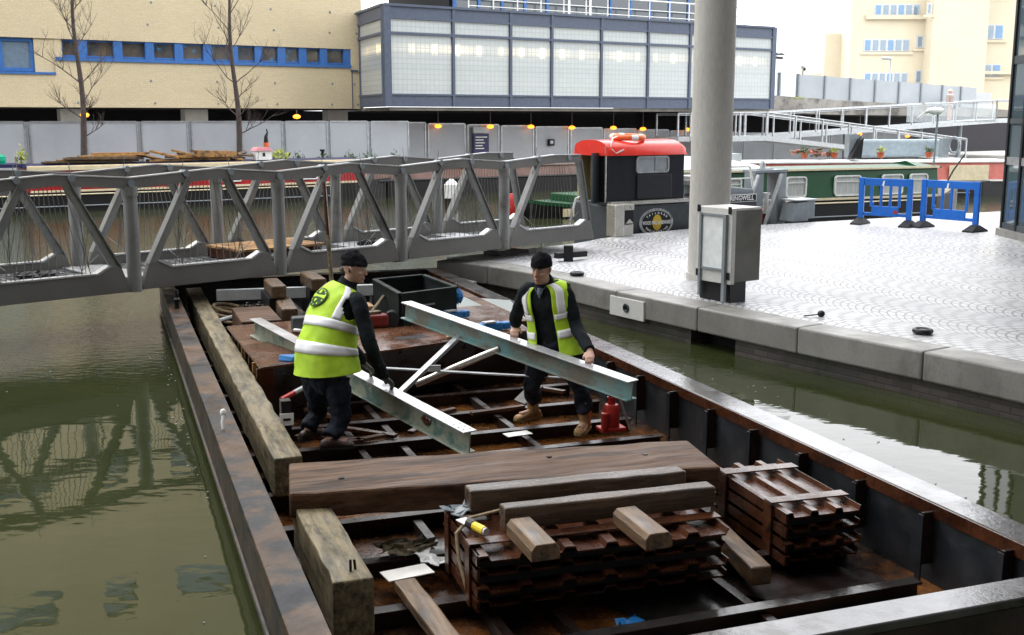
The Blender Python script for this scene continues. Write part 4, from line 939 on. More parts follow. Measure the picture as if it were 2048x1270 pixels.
mb = MB(); mb.tube([(20.4, 26.1, .62), (20.4, 26.1, 1.25), (21.6, 26.1, 1.25), (21.6, 26.1, .62)], .022); mb.build('stern_rail', M['lightgrey'], sg_)
hr = thing('hand_rail', 'white hooped hand rail at the quay edge beside the tug door', 'rail', WF, (1.15, 21.6, QUAY))
mb = MB(); mb.tube([(1.02, 21.4, QUAY), (1.15, 21.45, 1.3), (1.22, 21.55, 1.55), (1.4, 21.9, 1.6), (1.4, 21.95, QUAY)], .022); mb.build('hoop', M['lightgrey'], hr)
mb = MB(); mb.tube([(.55, 20.75, QUAY), (.55, 20.75, .95), (.51, 20.75, 1.0), (.45, 20.75, .96)], .03); mb.solo('white_hook', M['white'], WF, (.55, 20.75, QUAY), 'small white hooked post beneath the last truss bay of the footbridge', 'hook')

# --- green narrowboat on the right
NF = Frame(24)
gnb = narrowboat('green_narrowboat', 'dark green narrowboat with curtained white framed windows behind the blue barriers', NF, 14.9, 25.9, 24.45, (M['boatblack'], M['green'], M['green'], M['cream']), (15.7, 24.3), 1.69, .84, 1)
for a, b in ((16.6, 17.5), (18.93, 19.6), (20.55, 21.45), (22.2, 22.95), (23.2, 23.85)):
    rounded_window(gnb, NF, a, b, .96, 1.52, 24.57, M['white'], M['curtain'], .04, .09)
mb = MB(); mb.loft([[(23.6, 24.7, 1.70), (23.6, 25.2, 1.86), (23.6, 26.2, 1.70)], [(24.5, 24.9, 1.66), (24.5, 25.3, 1.74), (24.5, 26., 1.66)]]); mb.build('cratch_cover', M['green'], gnb)
mb = MB(); mb.tube([(25.2, 25.3, 1.0), (25.55, 25.3, 1.55), (25.95, 25.3, 2.0)], .025); mb.build('bow_pole', M['black'], gnb)
mb = MB(); mb.bar((25.6, 25.3, 1.0), (24.6, 24.7, .98), .05, .28); mb.build('bow_board', M['cream'], gnb)
# white tarpaulin on the roof behind the column
mb = MB(); mb.loft([[(15.6, 25.0, 1.74), (15.6, 25.4, 2.1), (15.6, 26.0, 1.74)], [(17.2, 24.9, 1.74), (17.2, 25.4, 2.05), (17.2, 26.1, 1.74)], [(18.6, 25.1, 1.72), (18.6, 25.4, 1.80), (18.6, 25.8, 1.72)]])
mb.solo('white_tarpaulin', M['white'], NF, (17, 25.4, 1.72), 'white tarpaulin draped on the green narrowboat roof right of the column', 'tarpaulin')
mb = MB(); mb.box(18.0, 26.0, 1.73, 18.5, 26.4, 2.1); mb.solo('pale_crate', M['lightgrey'], NF, (18.2, 26.2, 1.73), 'pale translucent crate on the green narrowboat roof', 'crate')
# --- coral roofed boat behind
CF = Frame(8)
cor = narrowboat('coral_narrowboat', 'coral red roofed narrowboat with a cream cabin end, behind the green narrowboat', CF, 11.5, 24.6, 38.0, (M['boatblack'], M['coral'], M['white'], M['white']), (12.0, 23.4), 1.52, .8, 1)
mb = MB(); mb.box(21.2, 38.05, .86, 22.7, 38.1, 1.4); mb.build('cream_panel', M['cream'], cor)
mb = MB(); mb.box(17.6, 38.6, 1.68, 18.0, 39.0, 2.5); mb.build('chimney_box', M['midgrey'], cor)
rg = random.Random(9)
for k in range(26):
    u = 15.5 + rg.random() * 1.6; fr2 = CF.sub(u, 38.8 + rg.uniform(-.3, .3), rg.uniform(-80, 80)); zz = 1.72 + rg.random() * .22
    b_ = MB(); b_.tube([(-.2, 0, zz), (.2, 0, zz + rg.uniform(-.05, .1))], rg.uniform(.035, .06), 6)
    b_.solo('split_log', M['wood_pale'] if k % 3 else M['coral'], fr2, (0, 0, zz), 'split log in the heap on the coral roofed boat', 'log', 'logs heaped on the coral roofed boat')
for u, m_, s, l in ((15.9, 'leaf', 11, 'small terracotta pot amid the log heap on the coral boat'), (17.0, 'leaf_yellow', 12, 'terracotta pot at the right end of the log heap'), (18.75, 'leaf_yellow', 13, 'terracotta pot with yellow green plant on the coral boat'), (20.6, 'leaf', 14, 'bare terracotta bowl toward the right end of the coral roof')):
    plant('potted_plant', l, CF, u, 38.5, 1.66, .15, .2, m_, s, 30, group='pots on the coral boat roof', pot=.13)
bt = thing('roof_box', 'dark jug shaped box left of the grey cover on the coral boat', 'box', CF, (17.75, 38.4, 1.66))
mb = MB(); mb.prism([(17.55, 1.66), (17.95, 1.66), (18.0, 2.4), (17.88, 2.3), (17.7, 1.95)], lambda x, z: (x, 38.3, z), lambda x, z: (x, 38.6, z)); mb.build('body', M['black'], bt)
mb = MB(); mb.box(18.1, 39.1, 1.67, 21.5, 39.6, 2.3); mb.solo('grey_cover', plain('grey_blue_sheet', (.30, .36, .40), .5), CF, (19.8, 39.3, 1.67), 'grey blue sheeted cover along the coral boat roof', 'cover', bevel=.08)
mb = MB(); mb.box(21.1, 38.5, 1.66, 21.35, 38.75, 2.35); mb.torus((21.6, 38.6, 2.1), .28, .05, (1, .2, 0), 16, 6); mb.solo('roof_locker', M['midgrey'], CF, (21.3, 38.6, 1.66), 'grey mast and dark wheel standing near the right end of the coral roof', 'mast')
dk_ = MB(); dk_.box(24.0, 38.9, .1, 30, 40.5, .55); dk_.solo('pontoon', M['lightgrey'], CF, (26, 39.5, .1), 'white edged pontoon behind the right blue barrier', 'pontoon')
# fish windsock on a pole
fw = thing('fish_windsock', 'white fish shaped windsock on a tall pole above the green narrowboat bow', 'windsock', WF, tuple(measured(1868, 340, 33)))
a = measured(1866, 345, 33); b = measured(1876, 228, 33)
mb = MB(); mb.tube([a, b], .03, 8); mb.build('pole', M['midgrey'], fw)
mb = MB(); ts = [measured(x, y, 33) for x, y in ((1850, 224), (1858, 221), (1868, 222), (1880, 222), (1888, 219))]
mb.tube(ts, [.035, .07, .115, .10, .02], 10); c0 = ts[0]
mb.build('fish_body', M['white'], fw, smooth=True)
mb = MB(); mb.prism([(0, 0), (-.13, .30), (-.05, .30), (.08, .05)], lambda x, z: (c0.x + x, c0.y - .015, c0.z + z), lambda x, z: (c0.x + x, c0.y + .015, c0.z + z)); mb.prism([(0, .02), (-.22, -.16), (-.12, -.2), (.08, -.03)], lambda x, z: (c0.x + x, c0.y - .015, c0.z + z), lambda x, z: (c0.x + x, c0.y + .015, c0.z + z)); mb.build('fish_tail', M['white'], fw)

# ================================================================== QUAY FURNITURE
# cabinet on its plinth
A = V((2.43, 14.56, 0)); B_ = V((2.76, 14.08, 0)); d_ = (B_ - A).normalized(); ang = math.degrees(math.atan2(d_.y, d_.x))
XF = Frame(ang, A.x, A.y); w_ = (B_ - A).length; dp = .30
cbn = thing('control_cabinet', 'pale grey steel cabinet with a framed door on a black plinth by the quay', 'cabinet', XF, (w_ / 2, dp / 2, QUAY))
mb = MB(); mb.box(.02, 0.02, QUAY, w_ - .02, dp, QUAY + .30); mb.build('plinth', M['black'], cbn)
mb = MB(); mb.box(-.02, -.02, QUAY + .24, w_ + .02, .05, QUAY + 1.20); fcp = mb.build('front', M['boxgrey'], cbn, bevel=.008)
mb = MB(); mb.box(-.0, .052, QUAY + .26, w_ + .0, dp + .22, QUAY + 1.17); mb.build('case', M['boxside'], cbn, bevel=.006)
mb = MB(); mb.box(.0, .055, QUAY + 1.171, w_, dp + .22, QUAY + 1.20); mb.build('lid', M['boxgrey'], cbn)
mb = MB(); mb.box(.06, -.026, QUAY + .42, w_ - .09, -.021, QUAY + 1.10); mb.build('door', plain('pale_cabinet_door', (.74, .77, .77), .35), fcp)
mb = MB(); mb.box(.05, -.055, QUAY + .05, .085, -.022, QUAY + 1.12); mb.box(w_ - .10, -.065, QUAY + .02, w_ - .05, -.022, QUAY + 1.12); mb.box(.086, -.045, QUAY + .40, w_ - .101, -.027, QUAY + .43); mb.box(.086, -.045, QUAY + 1.09, w_ - .101, -.027, QUAY + 1.12); mb.build('door_frame', M['midgrey'], fcp)
for x_, z_ in ((.0, 1.13), (w_ - .03, 1.13), (.0, .30), (w_ - .03, .30)):
    mb = MB(); mb.box(x_ - .012, -.035, QUAY + z_, x_ + .035, -.0215, QUAY + z_ + .09); mb.build('hinge', M['black'], fcp)
# stainless bollard
bl = thing('steel_bollard', 'square brushed steel lighting bollard with a dark recess in front of the tug', 'bollard', Frame(33, 2.2, 22.25), (0, 0, QUAY))
mb = MB(); mb.box(-.21, -.02, QUAY, .02, .28, 1.38); mb.build('body', M['stainless'], bl, bevel=.02)
mb = MB(); mb.box(.021, -.0, QUAY, .26, .28, .98); mb.build('body', M['stainless'], bl, bevel=.01)
mb = MB(); mb.box(.021, -.012, .985, .25, .28, 1.26); mb.build('recess', M['black'], bl)
mb = MB(); mb.box(.021, -.02, 1.262, .26, .28, 1.38); mb.build('head', M['stainless'], bl, bevel=.01)
mb = MB(); mb.prism([(.04, 1.0), (.24, 1.0), (.14, 1.09)], lambda x, z: (x, -.03, z), lambda x, z: (x, -.0125, z)); mb.build('reflector', M['stainless'], bl)
# grey slanted service box
sb = thing('service_box', 'grey wedge shaped service box on the quay between the push frame and the left barrier', 'box', Frame(33, *tuple(KF.w(19.65, 18.0))[:2]), (0, 0, QUAY))
mb = MB(); mb.prism([(-.42, QUAY), (.06, QUAY), (.06, QUAY + .45), (-.32, QUAY + .42)], lambda x, z: (x, -.1, z), lambda x, z: (x, .35, z)); mb.build('body', M['midgrey'], sb, bevel=.015)
mb = MB(); mb.prism([(.062, QUAY + .04), (.32, QUAY + .04), (.32, QUAY + .5), (.062, QUAY + .46)], lambda x, z: (x, -.05, z), lambda x, z: (x, .3, z)); mb.build('head', M['midgrey'], sb, bevel=.015)
mb = MB(); mb.box(-.36, -.12, QUAY + .465, .34, .36, QUAY + .50); mb.build('lid', M['lightgrey'], sb, bevel=.01)
# barriers
def barrier(ax, ay, bx, by, label):
    L = math.hypot(bx - ax, by - ay); F = Frame(math.degrees(math.atan2(by - ay, bx - ax)), ax, ay)
    t = thing('road_barrier', label, 'barrier', F, (L / 2, 0, QUAY), 'blue plastic barriers on the quay')
    z0 = QUAY; m = MB()
    m.box(0, -.02, z0 + .86, L, .02, z0 + 1.02); m.box(.30, -.02, z0 + .20, L - .30, .02, z0 + .42)
    m.box(.12, -.02, z0 + .20, .30, .02, z0 + .27); m.box(L - .30, -.02, z0 + .20, L - .12, .02, z0 + .27)
    for x_ in (.255, .47, .68, L - .32): m.box(x_, -.018, z0 + .40, x_ + .065, .018, z0 + .87)
    m.box(.30, -.018, z0 + .42, .345, .018, z0 + .5)
    pnl = m.build('panel', M['blue'], t, bevel=.012)
    m = MB(); m.prism([(L * .46 - .03, z0 + .86), (L * .46 + .01, z0 + .86), (L * .46 + .025, z0 + .98), (L * .46 - .01, z0 + .96)], lambda x, z: (x, -.024, z), lambda x, z: (x, -.0205, z)); m.build('white_mark', M['white'], pnl)
    for x_ in (.06, L - .06):
        m = MB(); m.box(x_ - .06, -.035, z0 + .10, x_ + .06, .035, z0 + 1.03); lg = m.build('end_post', M['blue'], t, bevel=.012)
        m = MB(); m.loft([[(x_ - .07, -.05, z0 + .14), (x_ + .07, -.05, z0 + .14), (x_ + .07, .05, z0 + .14), (x_ - .07, .05, z0 + .14)], [(x_ - .12, -.28, z0 + .03), (x_ + .12, -.28, z0 + .03), (x_ + .12, .28, z0 + .03), (x_ - .12, .28, z0 + .03)], [(x_ - .12, -.28, z0), (x_ + .12, -.28, z0), (x_ + .12, .28, z0), (x_ - .12, .28, z0)]]); m.build('foot', M['rubber'], t)
    return t, pnl, L
b1, bpn, L1 = barrier(7.70, 25.05, 8.62, 24.28, 'left blue plastic barrier with a small red badge, standing in front of the green narrowboat')
mb = MB(); mb.prism([(L1 * .70 + .05 * math.cos(k * math.pi / 10), QUAY + .30 + .035 * math.sin(k * math.pi / 10)) for k in range(20)], lambda x, z: (x, -.026, z), lambda x, z: (x, -.0205, z)); mb.build('red_badge', M['red'], bpn)
barrier(8.82, 24.3, 9.62, 23.2, 'right blue plastic barrier standing nearer the glass corner')
# glass corner on the right; its unseen wing is added to shade the column
gc = thing('glass_corner', 'dark glazed corner of a building at the right edge standing on a grey plinth', 'building', WF, (10.5, 22, QUAY))
poly = [(9.82, 21.2), (9.86, 22.6), (10.4, 23.4), (13, 23.6), (30, 24), (30, 15), (11.6, 17.5)]
def inset(p_, k):
    cx = sum(a for a, b in p_) / len(p_); cy = sum(b for a, b in p_) / len(p_); return [(a + (cx - a) * k, b + (cy - b) * k) for a, b in p_]
def grow_(p_, d):
    out = []; n_ = len(p_)
    for i in range(n_):
        a, b, c = V((*p_[i - 1], 0)), V((*p_[i], 0)), V((*p_[(i + 1) % n_], 0)); e1_, e2_ = (b - a).normalized(), (c - b).normalized(); s_ = V((-e1_.y, e1_.x, 0)) + V((-e2_.y, e2_.x, 0)); s_.normalize(); out.append((b.x + s_.x * d, b.y + s_.y * d))
    return out
mb = MB(); mb.plan(grow_(poly, .12), QUAY, QUAY + .14); mb.build('plinth', M['cope'], gc)
def bronze():
    t = NT('dark_reflective_glazing'); t.out(color=(.07, .10, .115), rough=.04, spec=.9, coat=.6); return t.m
mb = MB(); mb.plan(poly, QUAY + .14, 8.59); mb.build('glazing', bronze(), gc)
for z0, z1, n_, m_ in ((QUAY + .14, QUAY + .26, 'base_rail', 'darkgrey'), (2.15, 2.30, 'transom', 'galv'), (2.95, 3.05, 'transom', 'darkgrey'), (4.1, 4.25, 'transom', 'darkgrey')):
    mb = MB(); mb.plan(grow_(poly, .03), z0, z1); mb.build(n_, M[m_], gc)
for a in poly[:4] + [(9.84, 21.9), (10.4, 19.97), (11.0, 18.75)]:
    mb = MB(); mb.box(a[0] - .04, a[1] - .04, QUAY + .15, a[0] + .04, a[1] + .04, 8.58); mb.build('mullion', M['black'], gc)
mb = MB(); mb.box(10.2, 21.3, 2.6, 10.6, 21.34, 2.68); gl_ = mb
# fittings on the quay edge
mr = thing('wall_plaque', 'grey square plaque with a round mooring ring on the quay wall cope', 'plaque', QW, tuple(QW.inv(V((1.55, 14.82, .55)))))
pc = QW.inv(V((1.56, 14.85, .55)))
e1 = QW.inv(V((1.36, 15.19, 0))); e2 = QW.inv(V((1.75, 14.58, 0)))
mb = MB(); mb.bar((e1.x, e1.y - .012, .545), (e2.x, e2.y - .012, .545), .03, .26); mb.build('plate', M['boxgrey'], mr, bevel=.004)
pm = (e1 + e2) / 2; dn = V((-(e2 - e1).y, (e2 - e1).x, 0)).normalized()
mb = MB(); mb.torus((pm.x - dn.x * .035, pm.y - dn.y * .035, .55), .05, .013, dn, 20, 6); mb.build('ring', M['darkgrey'], mr)
mb = MB(); mb.torus((pm.x - dn.x * .031, pm.y - dn.y * .031, .55), .02, .012, dn, 14, 6); mb.build('eye', M['black'], mr)
for (x_, y_, lab) in ((4.47, 12.03, 'black oval mooring ring lying on the cope at the right'), (.97, 16.62, 'small black mooring ring on the cope beside the smiling worker')):
    t = MB(); t.torus((x_, y_, QUAY + .035), .085, .028, (0, 0, 1), 20, 8); t.lathe([(.06, QUAY + .004), (.05, QUAY + .05)], (x_, y_, 0), 12); t.solo('mooring_ring', M['black'], WF, (x_, y_, QUAY), lab, 'mooring ring', 'mooring rings on the cope')
t = MB(); t.ball((3.66, 13.12, QUAY + .035), .045, .045, .04); t.tube([(3.66, 13.12, QUAY + .03), (3.45, 13.1, QUAY + .012)], .008, 6); t.solo('mooring_pin', M['black'], WF, (3.6, 13.1, QUAY), 'small black mooring pin lying on the cope right of the cabinet', 'mooring pin')
# passer by on the upper ramp
# ================================================================== WORK BARGE (BF: r across, s along, bow end nearest the viewer)
RL, RR, S0, S1 = .70, 4.99, 4.12, 17.3
M['wet_dark'] = noisy('wet_black_steel', (.02, .018, .017), (.05, .045, .042), 2.2, (.03, .2), .3, .12, 22.)
bg_ = thing('work_barge', 'open rusty steel work barge with dark ribbed sides holding timber and sheet piles', 'barge', BF, (2.85, 10, 0))
def bx(name, m, *a, bevel=0, parent=None, smooth=False):
    q = MB(); q.box(*a); return q.build(name, m, parent or bg_, bevel)
bx('floor_plate', M['rust_floor'], RL + .04, S0 + .1, .10, RR - .05, S1 - .1, FLOOR)
bx('hull_side', M['hull_out'], RL + .0, S0 + .02, -.6, RL + .04, S1, .635)
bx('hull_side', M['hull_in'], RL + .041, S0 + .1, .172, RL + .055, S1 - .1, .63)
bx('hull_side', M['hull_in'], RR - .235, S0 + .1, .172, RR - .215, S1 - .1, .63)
bx('hull_side', M['hull_out'], RR - .04, S0 + .02, -.6, RR, S1, .635)
bx('hull_end', M['hull_out'], RL + .042, S0, -.6, RR - .042, S0 + .04, .635)
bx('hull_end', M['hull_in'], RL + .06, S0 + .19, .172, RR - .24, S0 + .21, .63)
bx('hull_end', M['hull_in'], RL + .042, S1 - .04, -.6, RR - .042, S1, .635)
# the hull side is stepped by a rubbing strake and a lower chine
q = MB(); q.tube([(RL - .01, S0, .33), (RL - .01, S1, .33)], .02, 8); q.build('rubbing_strake', M['hull_out'], bg_)
bx('gunwale', M['gunwale'], RL - .012, S0 + .0, .64, RL + .18, S1, GUN, bevel=.008)
bx('gunwale', M['gunwale_wet'], RR - .23, S0 + .0, .64, RR + .01, S1, GUN, bevel=.008)
bx('gunwale', M['gunwale_wet'], RL + .182, S0 - .01, .64, RR - .232, S0 + .20, GUN, bevel=.008)
bx('gunwale', M['rust_dark'], RL + .182, S1 - .2, .64, RR - .232, S1 + .0, GUN, bevel=.008)
bx('gunwale_lip', M['rust'], RR - .245, S0 + .21, .60, RR - .232, S1 - .21, .686)
s = S0 + .62
while s < S1 - .4:
    bx('side_frame', M['rust_dark'], RR - .32, s - .012, .30, RR - .236, s + .012, .638)
    bx('side_frame', M['hull_in'], RR - .332, s - .024, .172, RR - .32, s + .024, .625)
    bx('side_frame', M['rust_dark'], RL + .056, s - .03, .172, RL + .17, s + .03, .636)
    s += .668
for s in (4.62, 5.24, 5.93, 6.66, 7.42, 8.16, 8.62, 9.24, 9.95, 10.7, 11.4, 12.1, 12.9, 13.7, 14.5, 15.3, 16.1):
    f = MB(); f.box(RL + .18, s - .006, FLOOR + .001, RR - .47, s + .006, .272); f.box(RL + .18, s - .045, .274, RR - .47, s + .045, .288); f.build('cross_frame', M['rust_dark'] if s > 5.3 else M['wet_dark'], bg_)
for r in (1.95, 2.32, 3.42):
    f = MB(); f.box(r - .03, S0 + .22, FLOOR + .002, r + .03, S1 - .3, .255); f.build('stringer', M['rust_dark'], bg_)
f = MB(); f.plan([(2.95, 5.28), (3.75, 5.34), (3.35, 5.86), (2.6, 5.86)], FLOOR + .004, FLOOR + .012); f.build('wet_plate', M['wet_dark'], bg_)
f = MB(); f.plan([(3.5, 5.3), (4.5, 5.3), (4.5, 5.9), (3.5, 5.9)], FLOOR + .004, FLOOR + .012); f.build('floor_sheet', M['rust_dark'], bg_)
# inspection pin and white knob on the left gunwale
q = MB(); q.lathe([(.035, GUN), (.028, .76), (.045, .79), (.045, .81), (.026, .83), (.03, .90), (.018, .93)], (.79, 14.6, 0), 12); q.solo('gunwale_pin', M['black'], BF, (.79, 14.6, GUN), 'black turned pin standing on the far end of the left gunwale', 'pin', smooth=True)
q = MB(); q.tube([(.76, 8.62, GUN + .01), (.76, 8.64, .75), (.77, 8.66, .80)], [.01, .014, .014], 8); q.ball((.77, 8.67, .815), .026, .024, .032); q.solo('white_fitting', M['white'], BF, (.76, 8.62, GUN), 'small white fitting standing on the left gunwale', 'fitting', smooth=True)

# ------------------------------------------------------------------ timber
def timber(name, label, m, p0, p1, w, h, group=None, jit=.004, bevel=.012, up=(0, 0, 1), seed=0):
    """hewn baulk: subdivided so that the edges wander a little"""
    p0, p1 = V(p0), V(p1); L = (p1 - p0).length; n = max(4, int(L / .16)); r_ = random.Random(seed + int(L * 100))
    d = (p1 - p0).normalized(); x = d.cross(V(up)).normalized(); y = x.cross(d)
    rings = []
    for i in range(n + 1):
        c = p0 + d * L * i / n; rings.append([c + x * (sx * w / 2 + r_.uniform(-jit, jit)) + y * (sy * h / 2 + r_.uniform(-jit, jit)) for sx, sy in ((-1, -1), (1, -1), (1, 1), (-1, 1))])
    q_ = MB(); q_.loft(rings); return q_.solo(name, M[m], BF, tuple(p0), label, 'timber', group, bevel=bevel)
timber('long_timber', 'long yellowed weathered timber lying just inside the left gunwale', 'wood_old', (1.15, 7.95, .48), (1.15, 16.8, .48), .21, .30, jit=.006)
q0_ = timber('wide_baulk', 'wide wet brown baulk lying right across the barge in front of the workers', 'wood_dark', (1.03, 7.13, .655), (3.86, 6.70, .655), .66, .17, jit=.005, bevel=.018)
q = MB()
for r, s in ((1.35, 7.0), (2.8, 6.98), (3.45, 6.80)): q.lathe([(.02, .7415), (.018, .746)], (r, s, 0), 10)
q.build('bolt_hole', M['black'], q0_)
timber('short_baulk', 'short mouldy yellow baulk ending in front of the left gunwale, split by an iron dog', 'wood_old', (1.13, 5.60, .47), (1.13, 6.95, .47), .215, .33, jit=.007, seed=4)
q = MB(); q.tube([(1.14, 5.72, .63), (1.14, 5.72, .70)], .008, 6); q.tube([(1.17, 5.74, .63), (1.165, 5.74, .69)], .008, 6); q.solo('iron_dog', M['black'], BF, (1.15, 5.73, .63), 'pair of black iron spikes in the end of the short mouldy baulk', 'iron dog')
timber('grey_baulk', 'grey wet baulk on the sheet piles, the one touching the wide baulk', 'wood_wetx', (2.0, 6.34, .73), (3.44, 6.25, .73), .145, .155, seed=7)
timber('pale_baulk', 'pale wet topped baulk on the sheet piles nearest the viewer', 'wood_wetx', (2.10, 5.98, .735), (3.47, 5.92, .735), .12, .135, seed=9)
timber('end_plank', 'brown plank sloping out of the bottom of the picture beside the white board', 'wood_pale', (1.54, 6.12, .34), (1.58, 5.0, .34), .13, .07, seed=11)
timber('leaning_plank', 'pale plank lying on the floor between the two bundles of sheet piles', 'wood_pale', (3.72, 6.35, .34), (3.60, 5.52, .33), .13, .12, seed=13)
for (a, b, l) in (((2.17, 5.86), (2.16, 5.42), 'short round edged timber block under the left end of the pale baulk'), ((2.83, 5.82), (2.82, 5.36), 'short round edged timber block on the right part of the centre sheet piles')):
    q = MB(); c = .70; prof = [(-.085, -.035), (-.085, .03), (-.06, .062), (.06, .062), (.085, .03), (.085, -.035)]
    q.loft([[(a[0] + x, a[1], c + z) for x, z in prof], [(b[0] + x, b[1], c + z) for x, z in prof]]); q.solo('timber_block', M['wood_pale'], BF, (a[0], a[1], .665), l, 'timber', 'round edged timber blocks on the sheet piles', bevel=.006)
# blocks by the footbridge
for k, (p, L, w, h, yaw, l) in enumerate((((2.02, 14.6, .80), .75, .19, .17, 0, 'rusty orange timber block, upper of the two stacked under the footbridge'), ((2.06, 13.95, .62), .85, .2, .17, -3, 'rusty orange timber block below the upper one beside the left worker head'), ((2.60, 15.1, .80), .8, .2, .17, 2, 'reddish timber block on the white channel right of the stacked blocks'))):
    F = BF.sub(p[0], p[1], yaw); q = MB(); q.box(-w / 2, -L / 2, p[2], w / 2, L / 2, p[2] + h); q.solo('timber_block', M['wood_pale'], F, (0, 0, p[2]), l, 'timber', 'timber blocks under the footbridge', bevel=.025)
q = MB(); q.bar((1.35, 15.35, .72), (3.4, 15.0, .74), .10, .14); q.solo('white_channel', M['lightgrey'], BF, (2, 15.2, .65), 'long pale steel channel lying under the timber blocks by the footbridge', 'channel')
q = MB(); q.box(1.9, 14.3, .288, 2.15, 15.1, .80); q.box(2.5, 14.8, .288, 2.75, 15.5, .80); q.box(1.95, 13.6, .288, 2.2, 14.2, .62); q.solo('block_stack', M['black'], BF, (2.2, 14.5, .288), 'dark packing stacked beneath the timber blocks by the footbridge', 'packing')
q = MB(); q.box(1.62, 14.0, .30, 2.35, 15.2, .60)
r_ = random.Random(2)
for k in range(16): q.lathe([(.05, .60), (.05, .64), (.025, .64), (.025, .67)], (1.70 + .16 * (k % 4) + r_.uniform(-.02, .02), 14.1 + .27 * (k // 4), 0), 8)
q.solo('bolted_casting', M['rust_dark'], BF, (1.98, 14.6, .3), 'rusty box studded with bolts left of the timber blocks', 'casting', bevel=.01)
q = MB(); q.box(1.40, 12.95, .30, 1.86, 14.0, .76); q.solo('steel_box', M['wood_dark'], BF, (1.6, 13.5, .3), 'flat topped brown box at the back left corner of the rusty platform', 'box', bevel=.015)
q = MB()
for k in range(3): q.torus((1.46 + .03 * k, 15.3 + .06 * k, .42 + .05 * k), .26 - .02 * k, .022, (.2, -.1, 1), 28, 8)
q.solo('hose_coil', M['rope'], BF, (1.46, 15.3, .4), 'coil of pale hose beside the far end of the long yellowed timber', 'hose', smooth=True)
q = MB(); q.tube([(1.3, 14.6, .50), (1.62, 14.9, .52)], .03, 8); q.solo('white_pipe', M['lightgrey'], BF, (1.4, 14.7, .5), 'short pale pipe in front of the hose coil', 'pipe')

# ------------------------------------------------------------------ rusty platform
pf = thing('steel_platform', 'wet rusty steel platform with slotted sides behind the workers', 'platform', BF, (2.8, 11.6, .29))
PF = [(1.29, 10.5), (4.36, 11.42), (4.50, 13.2), (1.22, 12.8)]
q = MB(); q.plan(PF, .722, .75); q.build('top_plate', M['rust_plate'], pf, bevel=.005)
fr_ = MB(); fr_.plan([(1.33, 10.56), (4.32, 11.46), (4.32, 11.50), (1.33, 10.60)], .30, .72); fr_.build('front_skirt', M['rust_dark'], pf)
fr_ = MB(); fr_.plan([(1.31, 12.7), (4.4, 13.1), (4.4, 13.14), (1.31, 12.74)], .30, .72); fr_.build('back_skirt', M['rust_dark'], pf)
for k in range(8):
    s = 10.56 + k * .30; fr_ = MB(); fr_.box(1.26, s, .30, 1.42, s + .035, .721); fr_.box(1.285, s + .036, .30, 1.30, s + .14, .62) if k % 2 else None; fr_.build('side_fin', M['wood_fire'] if k % 3 == 1 else M['rust'], pf)
fr_ = MB(); fr_.box(1.45, 10.9, .30, 1.50, 12.6, .72); fr_.build('inner_web', M['rust_dark'], pf)
for f in (.03, .30, .36, .64, .70, .93):
    a = V((1.29 + 3.07 * f, 10.5 + .92 * f, 0)); q = MB(); q.plan([(a.x, a.y + .02), (a.x + .13, a.y + .06), (a.x + .12, a.y + .09), (a.x - .01, a.y + .05)], .7505, .7525); q.build('slot', M['black'], pf)
q = MB(); q.plan([(2.85, 11.35), (3.2, 11.4), (3.15, 11.55), (2.8, 11.5)], .7505, .753); q.build('cut_hole', M['black'], pf); q = MB(); q.plan([(2.2, 11.55), (2.4, 11.65), (2.35, 11.68), (2.15, 11.58)], .7505, .753); q.build('cut_hole', M['black'], pf)
for k in range(5):
    r = 1.7 + k * .55; s = 10.62 + (r - 1.29) * .3; q = MB(); q.bar((r, s, .30), (r, s - .02, .72), .09, .03, up=(0, 1, 0)); q.build('stiffener', M['rust_dark'], pf)
# bright scuffs are bits of grit and wood lying on it
r_ = random.Random(8)
q = MB()
for k in range(46):
    r = r_.gauss(2.75, .6); s = r_.gauss(12.0, .42)
    if 1.5 < r < 4.2 and 11.3 < s < 12.8: a = r_.uniform(.006, .016); q.ball((r, s, .757), a, a * r_.uniform(.6, 1.8), .006, 6, 4)
q.solo('wood_chips', M['wood_pale'], BF, (2.7, 12, .75), 'pale wood chips scattered on the rusty platform', 'debris', kind='stuff')
# crate
ck = thing('black_crate', 'open black steel crate standing at the back of the rusty platform', 'crate', BF, (3.5, 12.8, .75))
CQ = [(3.06, 12.12), (3.80, 12.42), (3.72, 13.55), (3.05, 13.35)]
M['crate'] = noisy('scuffed_black_crate', (.006, .009, .009), (.014, .02, .02), 2.5, (.55, .8), 0., .15, 22., (.04, .055, .07), 4., (.66, .74), spec=.15)
for (a, b), n_ in zip(zip(CQ, CQ[1:] + CQ[:1]), ('front_panel', 'side_panel', 'back_panel', 'side_panel')):
    a, b = V((*a, 0)), V((*b, 0)); d = (b - a).normalized()
    q = MB(); q.bar(a + d * .02 + V((0, 0, .925)), b - d * .02 + V((0, 0, .925)), .035, .35); q.build(n_, M['crate'], ck)
q = MB()
for a, b in zip(CQ, CQ[1:] + CQ[:1]): q.bar((*a, 1.112), (*b, 1.112), .06, .025)
q.build('rim', M['crate'], ck)
q = MB(); q.plan(CQ, .755, .77); q.build('base', M['black'], ck)
q = MB(); q.bar((3.28, 12.19, .96), (3.5, 12.28, .96), .012, .02); q.build('pale_label', M['midgrey'], ck)
q = MB(); q.plan([(3.9, 12.9), (4.6, 12.2), (4.9, 13.6), (4.2, 14.3)], .70, .72); q.solo('grey_sheet', plain('grey_green_sheet', (.25, .28, .27), .3), BF, (4.3, 13, .70), 'grey green metal sheet lying between the crate and the quay wall', 'sheet')
q = MB(); q.ball((3.93, 12.75, .95), .06, .05, .09, 8, 6, .2); q.solo('blue_rag', M['bluetool'], BF, (3.93, 12.75, .9), 'bright blue rag hanging on the right end of the black crate', 'rag')
